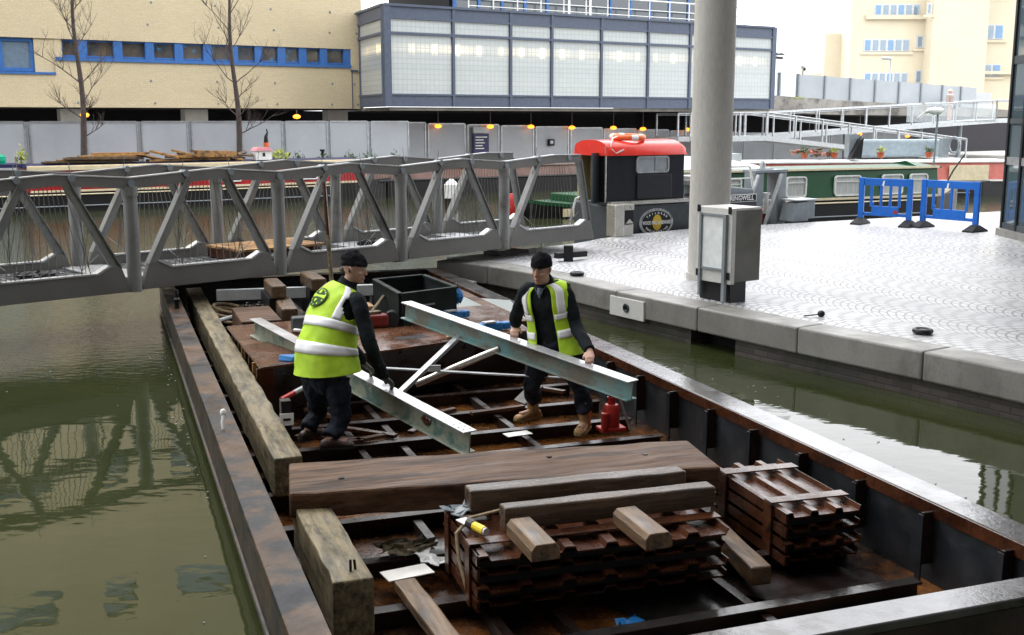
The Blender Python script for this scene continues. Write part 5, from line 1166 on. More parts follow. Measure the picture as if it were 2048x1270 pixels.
# mallet, red tool, bits
q = MB(); q.tube([(2.72, 12.42, .78), (3.02, 12.75, 1.0)], .022, 8); q.solo('pale_batten', M['yellow'] if False else M['wood_old'], BF, (2.8, 12.5, .75), 'pale wooden batten leaning on the left side of the black crate', 'batten')
rt_ = thing('red_grinder', 'dark red power tool with a black wheel left of the black crate', 'power tool', BF, (2.8, 12.2, .75))
q = MB(); q.box(2.55, 12.08, .755, 2.92, 12.24, .90); q.build('body', plain('dull_red_tool', (.16, .02, .015), .4), rt_, bevel=.03)
q = MB(); q.tube([(2.95, 12.1, .84), (2.99, 12.24, .84)], .085, 14); q.build('wheel', M['rubber'], rt_)
q = MB(); q.plan([(2.62, 12.1), (2.85, 12.16), (2.83, 12.24), (2.6, 12.2)], .905, .93); q.solo('wood_scrap', M['wood_old'], BF, (2.7, 12.15, .9), 'pale wood scrap on top of the dark red power tool', 'wood scrap')
q = MB(); q.box(2.5, 12.7, .755, 2.9, 13.0, .9); q.solo('cardboard_box', plain('brown_card', (.32, .2, .1), .7), BF, (2.7, 12.85, .75), 'low brown cardboard box behind the dark red power tool', 'box', bevel=.01)
for (r, s, yaw, l) in ((3.74, 12.35, 20, 'blue power tool lying on the platform behind the upper steel beam, the farther one'), (3.93, 11.5, 12, 'blue power tool beside the smiling worker hand')):
    F = BF.sub(r, s, yaw); t = thing('blue_power_tool', l, 'power tool', F, (0, 0, .75), 'blue power tools on the platform')
    q = MB(); q.box(-.20, -.06, .755, .12, .06, .85); q.build('body', M['bluetool'], t, bevel=.025)
    q = MB(); q.box(.121, -.05, .76, .22, .05, .84); q.build('head', M['bluetool'], t, bevel=.02)
    q = MB(); q.box(-.12, -.065, .851, .02, .02, .866); q.build('vent', M['lightgrey'], t)
q = MB(); q.loft([[(1.48, 10.72, .752), (1.60, 10.64, .752), (1.62, 10.66, .80), (1.50, 10.76, .81)], [(1.78, 10.72, .752), (1.84, 10.62, .752), (1.84, 10.64, .79), (1.76, 10.76, .80)]]); q.solo('blue_dustpan', M['bluetool'], BF, (1.65, 10.7, .75), 'blue plastic wedge on the front left corner of the platform behind the bending worker', 'blue wedge', bevel=.012)
cm = thing('yoke_clip', 'dark shackle with a white collar standing on the platform behind the pale beam end', 'shackle', BF, (1.95, 12.0, .75))
q = MB(); q.box(1.85, 12.1, .755, 2.0, 12.25, .92); q.build('block', M['darkgrey'], cm, bevel=.02)
q = MB(); q.torus((1.93, 12.0, .79), .075, .02, (.2, .2, 1), 18, 6); q.build('collar', M['white'], cm)
q = MB(); q.plan([(3.32, 11.2), (3.52, 11.33), (3.36, 11.36)], .755, .775); q.solo('wood_scrap', M['wood_fire'], BF, (3.4, 11.3, .755), 'triangular orange wood scrap on the platform edge under the upper beam', 'wood scrap')
# angle-iron trough on the right
q = MB(); q.bar((4.52, 12.1, .70), (4.5, 15.0, .70), .16, .05); q.bar((4.52, 12.1, .5), (4.5, 15.0, .5), .03, .34); q.solo('side_trough', M['wood_dark'], BF, (4.5, 13.5, .3), 'long brown trough running from the platform toward the footbridge along the right side', 'trough', bevel=.006)

# ------------------------------------------------------------------ sheet pile bundles
def pile_bundle(label, r0, r1, s0, s1, zt, layers, waves, yaw, straps):
    rc, sc = (r0 + r1) / 2, (s0 + s1) / 2; F = BF.sub(rc, sc, yaw); W = r1 - r0; L = s1 - s0; z0 = zt - layers * .092
    t = thing('sheet_pile_bundle', label, 'sheet piles', F, (0, 0, .29), 'strapped bundles of rusty sheet piles')
    for k in range(layers):
        zb = z0 + k * .092; q = MB(); up_ = []; r_ = random.Random(k + waves)
        p = W / waves; dx = r_.uniform(-.012, .012); dy = r_.uniform(-.03, .03)
        for i in range(waves):
            x = -W / 2 + i * p + dx
            up_ += [(x, zb + .062), (x + p * .22, zb + .062), (x + p * .28, zb + .030), (x + p * .92, zb + .030), (x + p * .98, zb + .062)]
        up_.append((W / 2 + dx, zb + .062)); lo_ = [(a, b - .012) for a, b in reversed(up_)]
        q.loft([[(a, s + dy, b) for a, b in up_ + lo_] for s in (-L / 2, L / 2)]); q.build('sheet_pile', M['rust'], t)
        q = MB(); q.box(-W / 2 - .006, -L / 2 + .01, zb - .006, -W / 2 + .012, L / 2 - .01, zb + .062); q.build('edge_clutch', M['rust'], t)
        if k: q = MB(); q.box(-W / 2 + .02, -L / 2 + .045, zb - .030, W / 2 - .02, L / 2 - .03, zb + .014); q.build('packing', M['black'], t)  # black fill standing in for the shade between the stacked sheets
    for y in straps:
        q = MB(); q.box(-W / 2 - .02, y - .05, zt - .018, W / 2 + .02, y + .05, zt - .008); q.box(-W / 2 - .022, y - .05, z0 - .02, -W / 2 - .008, y + .05, zt - .019); q.build('strap', M['rust'], t, bevel=.003)
    q = MB(); q.box(-W / 2 + .05, -L / 2 + .1, .29, -W / 2 + .2, L / 2 - .1, z0 - .02); q.box(W / 2 - .2, -L / 2 + .1, .29, W / 2 - .05, L / 2 - .1, z0 - .02); q.build('bearer', M['boatblack'], t)
    return t, F, W, L
pile_bundle('broad strapped bundle of rusty sheet piles in the middle of the barge carrying baulks', 1.87, 3.42, 5.62, 6.42, .672, 4, 6, -3, (-.22, .28))
pile_bundle('smaller strapped bundle of rusty sheet piles by the right side of the barge', 3.93, 4.46, 5.70, 6.74, .645, 4, 3, -3, (-.30, .32))
# rope and clutter on the centre bundle
q = MB(); q.tube([(1.90, 5.86, .26), (1.86, 5.92, .34), (1.84, 6.0, .5), (1.84, 6.05, .64), (1.95, 6.12, .70), (2.2, 6.17, .71)], .011, 6); q.solo('rope', M['rope'], BF, (1.9, 6, .6), 'thin rope hanging over the left corner of the centre sheet piles', 'rope', smooth=True)
th_ = thing('yellow_torch', 'small yellow and black torch lying on the centre sheet piles', 'torch', BF, (1.93, 5.95, .68))
q = MB(); q.tube([(1.93, 5.98, .70), (1.96, 5.88, .70)], .026, 10); q.build('body', M['yellow'], th_)
q = MB(); q.tube([(1.915, 6.04, .70), (1.93, 5.985, .70)], .03, 10); q.build('grip', M['black'], th_)
q = MB(); q.tube([(1.96, 5.878, .70), (1.965, 5.862, .70)], .022, 10); q.build('lens', M['lightgrey'], th_)
r_ = random.Random(4)
def litter(name, label, cat, m, r, s, z, a, b, yaw, group=None, crump=0.0, n=4):
    F = BF.sub(r, s, yaw); q = MB(); vs = []; fs = []
    for i in range(n + 1):
        for j in range(n + 1): vs.append((-a / 2 + a * i / n + r_.uniform(-crump, crump), -b / 2 + b * j / n + r_.uniform(-crump, crump), z + r_.uniform(0, crump) * 1.2 + .002))
    for i in range(n):
        for j in range(n): fs.append((i * (n + 1) + j, (i + 1) * (n + 1) + j, (i + 1) * (n + 1) + j + 1, i * (n + 1) + j + 1))
    q.add(vs, fs); o = q.solo(name, m if not isinstance(m, str) else M[m], F, (0, 0, z), label, cat, group)
    sd_ = o.modifiers.new('thickness', 'SOLIDIFY'); sd_.thickness = .006; sd_.offset = 1
    return o
litter('white_board', 'wet white board lying on the floor left of the near plank', 'board', 'paper', 1.62, 6.37, .295, .30, .16, 8)
litter('white_board', 'white scrap of board lying beyond the wide baulk between the workers', 'board', 'paper', 3.33, 9.05, .292, .24, .12, 6)
litter('white_sheet', 'crumpled white plastic at the left end of the centre sheet piles', 'plastic sheet', 'white', 1.80, 6.55, .29, .12, .3, 20, None, .03, 6)
litter('wet_rag', 'grey wet cloth lying on the back left corner of the centre sheet piles', 'cloth', 'midgrey', 1.98, 6.33, .66, .26, .18, 10, None, .03, 6)
litter('khaki_rag', 'yellowish crumpled cloth beside the wide baulk and the sheet piles', 'cloth', 'wood_old', 1.72, 6.72, .30, .36, .2, 5, None, .04, 7)
litter('blue_scrap', 'small torn blue plastic scrap on the dark floor at the bottom', 'plastic scrap', 'bluetool', 2.70, 5.42, .19, .13, .12, 30, None, .04, 4)
litter('white_label', 'small white label lying next to the yellow torch', 'label', 'white', 1.91, 6.10, .685, .07, .09, 15)
# jack and bar
jk = thing('bottle_jack', 'red bottle jack standing on the floor beside the smiling worker boots', 'jack', BF, (4.17, 8.9, FLOOR))
q = MB(); q.box(4.05, 8.82, .288, 4.29, 8.98, .325); q.build('base', M['red'], jk, bevel=.01)
q = MB(); q.lathe([(.075, .326), (.075, .50), (.06, .53), (.035, .535), (.035, .58), (.04, .585), (.04, .60)], (4.17, 8.9, 0), 16); q.build('cylinder', M['red'], jk, smooth=True)
q = MB(); q.tube([(4.08, 8.84, .33), (4.08, 8.84, .47)], .035, 10); q.build('pump', M['red'], jk)
q = MB(); q.tube([(4.17, 8.9, .60), (4.17, 8.9, .64)], .03, 10); q.build('saddle', M['black'], jk)
q = MB(); q.tube([(4.34, 8.86, .29), (4.22, 8.95, .72)], .012, 6); q.solo('steel_bar', M['galv'], BF, (4.3, 8.9, .29), 'thin steel bar leaning beside the red bottle jack', 'bar')
# ranging rod ends and floor clutter
q = MB(); q.tube([BF.inv(measured(562, 800, 9.95)), BF.inv(measured(588, 786, 10.1))], .026, 8); rr_ = q.solo('ranging_rod', M['red'], BF, tuple(BF.inv(measured(575, 793, 10))), 'red and white rod slanting behind the bending worker legs', 'rod')
q = MB(); q.tube([BF.inv(measured(588, 786, 10.1)), BF.inv(measured(640, 758, 10.4))], .026, 8); q.build('white_part', M['lightgrey'], rr_)
bp_ = thing('bracket_post', 'dark post with a white strap bracket beside the long yellowed timber', 'post', BF, (1.28, 8.96, .17))
q = MB(); q.box(1.25, 8.93, .17, 1.33, 9.03, .80); q.build('post', M['black'], bp_)
q = MB(); q.box(1.235, 8.915, .60, 1.345, 8.925, .70); q.build('strap', M['white'], bp_); q = MB(); q.box(1.235, 8.915, .38, 1.345, 8.925, .40); q.build('strap', M['white'], bp_)
q = MB(); q.box(1.26, 8.91, .64, 1.32, 8.914, .66); q.build('buckle', M['black'], bp_)
r_ = random.Random(12)
for k in range(9):
    r = r_.uniform(1.7, 4.2); s = r_.uniform(8.75, 10.6); yaw = r_.uniform(-70, 70); F = BF.sub(r, s, yaw); L = r_.uniform(.3, .7)
    q = MB(); q.box(-L / 2, -.03, .29, L / 2, .03, .32); q.solo('scrap_batten', M['rust'] if k % 2 else M['wood_dark'], F, (0, 0, .29), 'dark scrap piece lying on the floor around the workers feet', 'scrap', 'scrap pieces on the floor in front of the platform')

# ------------------------------------------------------------------ the two steel beams and their braces
def ibeam(name, label, p0, p1, fw, dep, web_m, fl_m, roll=0.):
    p0, p1 = V(p0), V(p1); d = p1 - p0; L = d.length; yaw = math.degrees(math.atan2(d.y, d.x))
    t = bpy.data.objects.new(name, None); COL.objects.link(t); t.location = p0
    t.rotation_euler = d.to_track_quat('X', 'Z').to_euler(); ORG[t] = V((0, 0, 0)); tag(t, label, 'steel beam')
    q = MB(); q.box(0, -.006, -dep + .012, L, .006, -.012); q.build('web', M[web_m], t)
    q = MB(); q.box(0, -fw / 2, -.012, L, fw / 2, 0); q.build('top_flange', M[fl_m], t, bevel=.003)
    q = MB(); q.box(0, -fw / 2, -dep, L, fw / 2, -dep + .012); q.build('bottom_flange', M[web_m], t, bevel=.003)
    return t, L
BE1 = (V((-1.06, 11.13, 1.245)), V((.985, 8.9, .955)))
BE2 = (V((-2.74, 11.81, .955)), V((-.33, 8.62, .61)))
b1_, L1_ = ibeam('teal_beam', 'steel beam with peeling teal paint held by the smiling worker', BE1[0], BE1[1], .13, .17, 'teal', 'flange')
b2_, L2_ = ibeam('mossy_beam', 'mottled grey green steel beam held by the bending worker', BE2[0], BE2[1], .13, .19, 'mossy', 'mossy_flange')
q = MB()
for x in (L2_ - .05, L2_ - .12, L2_ - .19):
    for y in (-.03, .03): q.lathe([(.008, .0005), (.008, .002)], (x, y, 0), 8)
q.build('bolt_holes', M['black'], b2_)
q = MB(); q.ball((L2_ - .62, -.012, -.10), .07, .008, .04, 9, 6, .25); q.build('rust_scab', M['rust'], b2_)
def brace(name, label, p0, p1, kind, m, r=.03):
    p0, p1 = V(p0), V(p1); q_ = MB()
    if kind == 'tube': q_.tube([p0, p1], r, 12)
    elif kind == 'angle': q_.bar(p0, p1, .055, .008); q_.bar(p0 + V((0, .025, -.03)), p1 + V((0, .025, -.03)), .008, .055)
    else: q_.bar(p0, p1, .05, .012)
    return q_.solo(name, M[m], WF, tuple(p0), label, 'brace', smooth=(kind == 'tube'))
def on(be, f, dz=0.): return be[0].lerp(be[1], f) + V((0, 0, dz))
brace('angle_brace', 'pale angle brace running up from the mottled beam to the underside of the teal beam', on(BE2, .72, -.02), on(BE1, .27, -.15), 'angle', 'galv')
brace('tube_brace', 'grey steel tube sloping down from the teal beam under the angle brace', on(BE1, .46, -.14), measured(832, 768, 10.1), 'tube', 'stainless', .032)
brace('flat_brace', 'long thin white flat bar running level between the two workers', measured(765, 736, 9.95), measured(1150, 757, 10.0), 'flat', 'lightgrey')
q = MB(); c = measured(870, 737, 9.93); q.box(c.x - .05, c.y - .01, c.z - .025, c.x + .05, c.y + .01, c.z + .03); q.solo('gusset', M['lightgrey'], WF, tuple(c), 'small pale gusset plate where the angle brace crosses the white bar', 'gusset')
q = MB(); q.bar(measured(1040, 805, 10.4), measured(1075, 770, 10.5), .2, .02); q.solo('plate_offcut', M['hull_in'], WF, tuple(measured(1055, 790, 10.4)), 'dark plate offcut leaning behind the smiling worker left leg', 'plate')

# specks of scum and twigs drifting on the canal
r_ = random.Random(21); q = MB()
for k in range(120):
    if k < 60:
        r = r_.uniform(5.2, 6.6); s_ = r_.uniform(4.5, 11.5)
    else:
        r = r_.uniform(-7, .5) if k % 2 else .62 - abs(r_.gauss(0, .10)); s_ = r_.uniform(5.5, 14)
    p = BF.w(r, s_, WATER + .003); a = r_.uniform(.003, .009); n_ = 6; ph = r_.uniform(0, 3)
    q.loft([[(p.x + a * math.cos(j * 1.047 + ph) * (1 + .6 * (j % 2)), p.y + a * .8 * math.sin(j * 1.047 + ph), p.z + z_) for j in range(n_)] for z_ in (0, .004)])
q.solo('floating_scum', M['lightgrey'], WF, (3, 9, WATER), 'pale specks of scum drifting on the canal around the barge', 'scum', kind='stuff')
# ================================================================== PEOPLE
def crv(vals, t):
    """Catmull-Rom through equally spaced values, t in 0..1"""
    n = len(vals) - 1; x = min(max(t, 0), 1) * n; i = min(int(x), n - 1); f = x - i
    p0, p1, p2, p3 = vals[max(i - 1, 0)], vals[i], vals[i + 1], vals[min(i + 2, n)]
    return (p1 * 2 + (p2 - p0) * f + (p0 * 2 - p1 * 5 + p2 * 4 - p3) * f * f + (p1 * 3 - p0 - p2 * 3 + p3) * f ** 3) * .5
class Torso:
    def __init__(s, rows, latp, lats):
        s.c = [V(r[0]) for r in rows]; s.rx = [r[1] for r in rows]; s.ry = [r[2] for r in rows]; s.lp = V(latp).normalized(); s.ls = V(lats).normalized()
    def frame(s, h):
        t = (crv(s.c, min(h + .02, 1)) - crv(s.c, max(h - .02, 0))).normalized()
        l = s.lp.lerp(s.ls, h); l = (l - t * l.dot(t)).normalized(); return l, l.cross(t).normalized(), t
    def at(s, deg, h, off=0.):
        l, f, t = s.frame(h); a = R(deg); c = crv(s.c, h); rx = crv(s.rx, h) + off; ry = crv(s.ry, h) + off
        ca, sa = math.cos(a), math.sin(a); k = lambda x: math.copysign(abs(x) ** .88, x)
        return c + f * ry * k(ca) + l * rx * k(sa)
    def rings(s, off=0., h0=0., h1=1., n=26, m=28):
        return [[s.at(360 * k / m, h0 + (h1 - h0) * i / n, off) for k in range(m)] for i in range(n + 1)]
def smooth_path(pts, rad, k=6):
    n = (len(pts) - 1) * k
    return [crv([V(p) for p in pts], i / n) for i in range(n + 1)], [crv(list(rad), i / n) for i in range(n + 1)]
def limb(mb_, pts, rad, n=16):
    p, r = smooth_path(pts, rad); mb_.tube(p, r, n)
def remesh(o, vox, smooth=6, wr=0., wscale=.09):
    m = o.modifiers.new('remesh', 'REMESH'); m.mode = 'VOXEL'; m.voxel_size = vox; m.use_smooth_shade = True
    if smooth: s = o.modifiers.new('smooth', 'SMOOTH'); s.iterations = smooth; s.factor = .5
    if wr:
        tx = bpy.data.textures.get('cloth_folds_%g' % wscale) or bpy.data.textures.new('cloth_folds_%g' % wscale, 'CLOUDS'); tx.noise_scale = wscale; tx.noise_depth = 2
        d = o.modifiers.new('folds', 'DISPLACE'); d.texture = tx; d.strength = wr; d.mid_level = .5; d.texture_coords = 'LOCAL'
class Head:
    def __init__(s, c, face, up):
        s.c = V(c); s.f = V(face).normalized(); u = V(up); s.u = (u - s.f * u.dot(s.f)).normalized(); s.l = s.u.cross(s.f)
    def p(s, x, y, z): return s.c + s.l * x + s.f * y + s.u * z
    PROF = [(-.118, .020, .016, .064), (-.108, .034, .030, .056), (-.09, .047, .050, .042), (-.065, .059, .077, .018), (-.03, .068, .091, .004), (0, .073, .097, -.002), (.03, .075, .100, -.006), (.06, .074, .097, -.010), (.09, .061, .078, -.012), (.108, .036, .046, -.012), (.116, .012, .014, -.012)]
    def build(s, b):
        b.loft([[s.p(rx * math.sin(2 * math.pi * k / 20), cy + ry * math.cos(2 * math.pi * k / 20), z) for k in range(20)] for z, rx, ry, cy in s.PROF])
        b.tube([s.p(0, .090, .018), s.p(0, .102, -.006), s.p(0, .114, -.030), s.p(0, .098, -.040)], [.008, .010, .0145, .010], 8)
        for x in (-1, 1):
            b.ball(s.p(x * .010, .101, -.034), .009, .009, .008)
            b.tube([s.p(x * .074, .004, -.028), s.p(x * .081, -.010, -.006), s.p(x * .078, -.016, .020)], [.010, .014, .011], 8)
            b.tube([s.p(x * .012, .094, .028), s.p(x * .034, .088, .031), s.p(x * .054, .072, .024)], [.009, .010, .008], 8)
            b.ball(s.p(x * .044, .068, -.026), .022, .022, .018)
        b.tube([s.p(-.020, .092, -.066), s.p(0, .099, -.064), s.p(.020, .092, -.066)], [.006, .008, .006], 8)
        b.tube([s.p(-.016, .090, -.078), s.p(0, .096, -.078), s.p(.016, .090, -.078)], [.006, .008, .006], 8)
        b.ball(s.p(0, .082, -.102), .022, .018, .016)
    def features(s, parent):
        for x in (-1, 1):
            q = MB(); q.ball(s.p(x * .031, .0815, .008), .0115, .0115, .0095, 12, 8); e = q.build('eye', M['eye'], parent, smooth=True)
            q = MB(); q.ball(s.p(x * .031, .0912, .008), .0055, .003, .0055, 10, 6); q.build('iris', M['iris'], e)
            q = MB(); q.tube([s.p(x * .014, .1015, .027), s.p(x * .034, .0975, .033), s.p(x * .052, .080, .026)], [.004, .005, .003], 6); q.build('eyebrow', M['hair'], parent)
        q = MB(); q.tube([s.p(-.026, .0935, -.067), s.p(-.010, .1035, -.071), s.p(.010, .1035, -.071), s.p(.026, .0935, -.067)], [.003, .0042, .0042, .003], 6); q.build('mouth', M['lips'], parent)
def hand(b, wrist, d, n, thumb, curl=(30, 45, 35), sc=1., grow=0.):
    """d: wrist to knuckles, n: palm normal (the way the fingers curl), thumb: side of the thumb"""
    w = V(wrist); d = V(d).normalized(); n = V(n); n = (n - d * n.dot(d)).normalized(); t = V(thumb); t = (t - d * t.dot(d) - n * t.dot(n)).normalized()
    rings = []
    for f, hw, ht in ((-.02, .026, .020), (.15, .030, .021), (.5, .040, .018), (.85, .043, .015), (1.0, .041, .012)):
        c = w + d * (.095 * sc * f)
        rings.append([c + t * (math.cos(k * math.pi / 8) * (hw * sc + grow)) + n * (math.sin(k * math.pi / 8) * (ht * sc + grow)) for k in range(16)])
    b.loft(rings)
    for off_, ln, r in ((.031, .068, .0088), (.011, .077, .0092), (-.010, .072, .0088), (-.030, .056, .0078)):
        p = w + d * (.088 * sc) + t * off_ * sc; pts = [w + d * .06 * sc + t * off_ * .9 * sc, p]; a = 0; dd = (d + t * off_ * 2.2).normalized()
        for c_, l_ in zip(curl, (.45, .32, .23)):
            a += R(c_); p = p + (dd * math.cos(a) + n * math.sin(a)) * ln * sc * l_; pts.append(p)
        b.tube(pts, [(r + grow) * sc * k for k in (1.05, 1.1, 1., .92, .75)], 8)
    p = w + d * .022 * sc + t * .026 * sc
    b.tube([w + d * .012 * sc + t * .012 * sc, p + t * .012, p + t * .026 * sc + d * .026 * sc + n * .008, p + t * .030 * sc + d * .052 * sc + n * .020 * sc], [(.013 + grow) * sc, (.0125 + grow) * sc, (.0108 + grow) * sc, (.0082 + grow) * sc], 8)
def boot(b, ankle, toe_dir, floor, L=.29, w=.052, shaft=.0, top=None, rs=.062):
    a = V(ankle); td = V((toe_dir[0], toe_dir[1], 0)).normalized(); sd_ = V((-td.y, td.x, 0)); rings = []
    for f, hw, ht in ((-.30, .026, .045), (-.24, .040, .075), (-.1, .045, .10), (.05, .046, .105), (.2, .047, .088), (.4, .053, .066), (.55, .054, .058), (.65, .045, .050), (.71, .022, .03)):
        c = V((a.x, a.y, floor)) + td * L * f; ring = []
        for k in range(14):
            th = 2 * math.pi * k / 14; z = math.sin(th); ring.append(c + sd_ * (math.cos(th) * hw * w / .052) + V((0, 0, max(0, ht * (.5 + .5 * z)) )))
        rings.append(ring)
    b.loft(rings)
    if top is not None: limb(b, [(a.x, a.y, floor + .05), (a.x, a.y, floor + .12), V(a).lerp(V(top), .5), top], (.050, .056, rs, rs + .006))
def boot_sole(b, ankle, toe_dir, floor, L=.29):
    a = V(ankle); td = V((toe_dir[0], toe_dir[1], 0)).normalized(); sd_ = V((-td.y, td.x, 0)); pr = [(-.31, .03), (-.2, .046), (0, .044), (.2, .048), (.42, .057), (.6, .052), (.72, .024)]
    out = [V((a.x, a.y, floor)) + td * L * f + sd_ * w for f, w in pr] + [V((a.x, a.y, floor)) + td * L * f - sd_ * w for f, w in reversed(pr)]
    b.loft([[p for p in out], [p + V((0, 0, .022)) for p in out]])
def sheet(T, name, m, parent, degs, hs, off, skip=lambda d, h: False, thick=.006, smooth=True, wr=0.):
    q = MB(); vs = []; fs = []; nd, nh = len(degs), len(hs)
    for h in hs:
        for d in degs: vs.append(T.at(d, h, off(d, h) if callable(off) else off))
    for i in range(nh - 1):
        for j in range(nd - 1):
            if not skip((degs[j] + degs[j + 1]) / 2, (hs[i] + hs[i + 1]) / 2): fs.append((i * nd + j, i * nd + j + 1, (i + 1) * nd + j + 1, (i + 1) * nd + j))
    q.add(vs, fs); o = q.build(name, m, parent, smooth=False)
    for p in o.data.polygons: p.use_smooth = True
    if wr:
        tx = bpy.data.textures.get('vest_folds') or bpy.data.textures.new('vest_folds', 'CLOUDS'); tx.noise_scale = .16; tx.noise_depth = 1
        dm = o.modifiers.new('folds', 'DISPLACE'); dm.texture = tx; dm.strength = wr; dm.mid_level = .5; dm.texture_coords = 'LOCAL'
    sm = o.modifiers.new('thickness', 'SOLIDIFY'); sm.thickness = thick; sm.offset = 0
    return o
def frange(a, b, n): return [a + (b - a) * i / n for i in range(n + 1)]

def person(label, T, head, neckbase, arms, hands, hips, legs, boots, boot_m, floor_zs, glove=False, hat_slouch=0., gap=30, wr=.02, torso_in=.05, boot_tops=None, vest_top=.93, arm_h=(.56, .86), hem=.02, back_emblem=None, flare_k=.03):
    c = crv(T.c, 0); root = thing('person', label, 'person', WF, (c.x, c.y, min(floor_zs)))
    # continuous body under the clothes
    b = MB(); head.build(b)
    limb(b, [head.p(0, -.012, -.05), head.p(0, -.018, -.10), V(neckbase)], (.056, .056, .068))
    b.loft(T.rings(-torso_in, .0, .97, 16, 20))
    for (sh, el, wr_), hd in zip(arms, hands):
        limb(b, [V(sh).lerp(crv(T.c, .84), .35), el, wr_], (.040, .034, .029)); hand(b, wr_, *hd)
    for (hp, kn, an), td, fz in zip(legs, boots, floor_zs):
        limb(b, [hp, kn, an], (.075, .052, .038)); q_ = V(an); b.tube([q_, V((q_.x, q_.y, fz + .06)), V((q_.x, q_.y, fz + .05)) + V((td[0], td[1], 0)).normalized() * .15], [.038, .036, .03], 10)
    body = b.build('body', M['skin'], root); remesh(body, .0055, 3)
    head.features(root)
    # trousers
    b = MB(); pel = crv(T.c, 0.04); l, f, t = T.frame(0.0)
    limb(b, [crv(T.c, .2), pel, (V(legs[0][0]) + V(legs[1][0])) / 2 - t * .03], (.13, .165, .12), 20)
    for hp, kn, an in legs: limb(b, [V(hp) + t * .06, V(hp).lerp(V(kn), .5), kn, V(kn).lerp(V(an), .55), an], (.112, .098, .080, .074, .078))
    tr = b.build('trousers', M['jeans'], root); remesh(tr, .010, 5, .055, .10)
    # boots
    for i, ((hp, kn, an), td, fz) in enumerate(zip(legs, boots, floor_zs)):
        b = MB(); boot(b, an, td, fz, top=boot_tops[i] if boot_tops else None); o = b.build('boot', boot_m, root); remesh(o, .007, 4, .008, .05)
        b = MB(); boot_sole(b, an, td, fz - .002); b.build('sole', M['rubber'] if boot_m != M['tan'] else plain('crepe_sole', (.28, .2, .1), .7), o)
    # jacket
    b = MB(); b.loft(T.rings(0.0, .0, .985, 24, 28))
    for sh, el, wr_ in arms:
        s_, e_, w_ = V(sh), V(el), V(wr_); limb(b, [crv(T.c, .84).lerp(s_, .6), s_, s_.lerp(e_, .5), e_, e_.lerp(w_, .6), w_.lerp(e_, .04)], (.058, .068, .067, .062, .056, .051))
    limb(b, [crv(T.c, .93), V(neckbase), head.p(0, -.020, -.098)], (.095, .082, .077))
    jk_ = b.build('jacket', M['cloth'], root); remesh(jk_, .009, 4, wr, .075)
    if glove:
        for i, ((sh, el, wr_), hd) in enumerate(zip(arms, hands)):
            b = MB(); hand(b, wr_, *hd, grow=.0035); limb(b, [V(wr_).lerp(V(el), .16), V(wr_).lerp(V(el), .05), wr_], (.040, .038, .032)); o = b.build('glove', M['glove'], root); remesh(o, .005, 2)
    # hat
    b = MB(); rings = []
    for z, g, sl in ((.012, .012, 0), (.020, .017, 0), (.05, .017, 0), (.056, .012, 0), (.075, .014, .3), (.095, .016, .6), (.118, .020, .85), (.134, .022, 1.), (.146, .012, 1.), (.150, -.02, 1.)):
        k = [r for r in Head.PROF]; zz = min(max(z * .84, -.118), .116)
        for (z0, a0, b0, c0), (z1, a1, b1, c1) in zip(k[:-1], k[1:]):
            if z0 <= zz <= z1: u = (zz - z0) / (z1 - z0); rx, ry, cy = a0 + (a1 - a0) * u, b0 + (b1 - b0) * u, c0 + (c1 - c0) * u
        rx = max(rx, .03); ry = max(ry, .035)
        rings.append([head.p((rx + g) * math.sin(2 * math.pi * j / 24), cy - hat_slouch * sl + (ry + g) * math.cos(2 * math.pi * j / 24), z + (.012 * math.cos(2 * math.pi * j / 24)) + .008) for j in range(24)])
    b.loft(rings); ht = b.build('knit_hat', M['knit'], root, smooth=True)
    sb_ = ht.modifiers.new('subsurf', 'SUBSURF'); sb_.levels = 1; sb_.render_levels = 2
    tx = bpy.data.textures.get('cloth_folds_0.05') or bpy.data.textures.new('cloth_folds_0.05', 'CLOUDS'); tx.noise_scale = .05
    dm = ht.modifiers.new('folds', 'DISPLACE'); dm.texture = tx; dm.strength = .012 + hat_slouch * .4; dm.texture_coords = 'LOCAL'
    b = MB()
    for x in (-1, 1): b.ball(head.p(x * .070, -.02, -.012), .012, .030, .026, 10, 6)
    b.ball(head.p(0, -.070, -.022), .055, .036, .036, 12, 8); b.build('hair', M['hair'], root)
    # vest
    degs = frange(gap, 360 - gap, 110); hs = frange(hem, vest_top, 70)
    flare = lambda d, h: .022 + flare_k * max(0, 1 - h / .55) ** 1.5
    def hole(d, h):
        for c0 in (100, 260):
            if arm_h[0] < h < arm_h[1]:
                k = 1 - abs((h - (arm_h[0] + arm_h[1]) / 2) / ((arm_h[1] - arm_h[0]) / 2)) ** 2.2
                if abs(d - c0) < 26 * k + 3: return True
        return False
    vs = sheet(T, 'hi_vis_vest', M['hivis'], root, degs, hs, flare, hole, .006, True, .022)
    for h0 in (.20, .42):
        sheet(T, 'reflective_band', M['tape'], vs, frange(gap + 2, 358 - gap, 60), frange(h0, h0 + .085, 3), lambda d, h: flare(d, h) + .008, lambda d, h: hole(d, h + .02), .004, True, .020)
    for d0 in (128, 232, 44, 316):
        sheet(T, 'reflective_band', M['tape'], vs, frange(d0 - 11, d0 + 11, 4), frange(.51, vest_top, 12), lambda d, h: flare(d, h) + .008, hole, .004, True, .020)
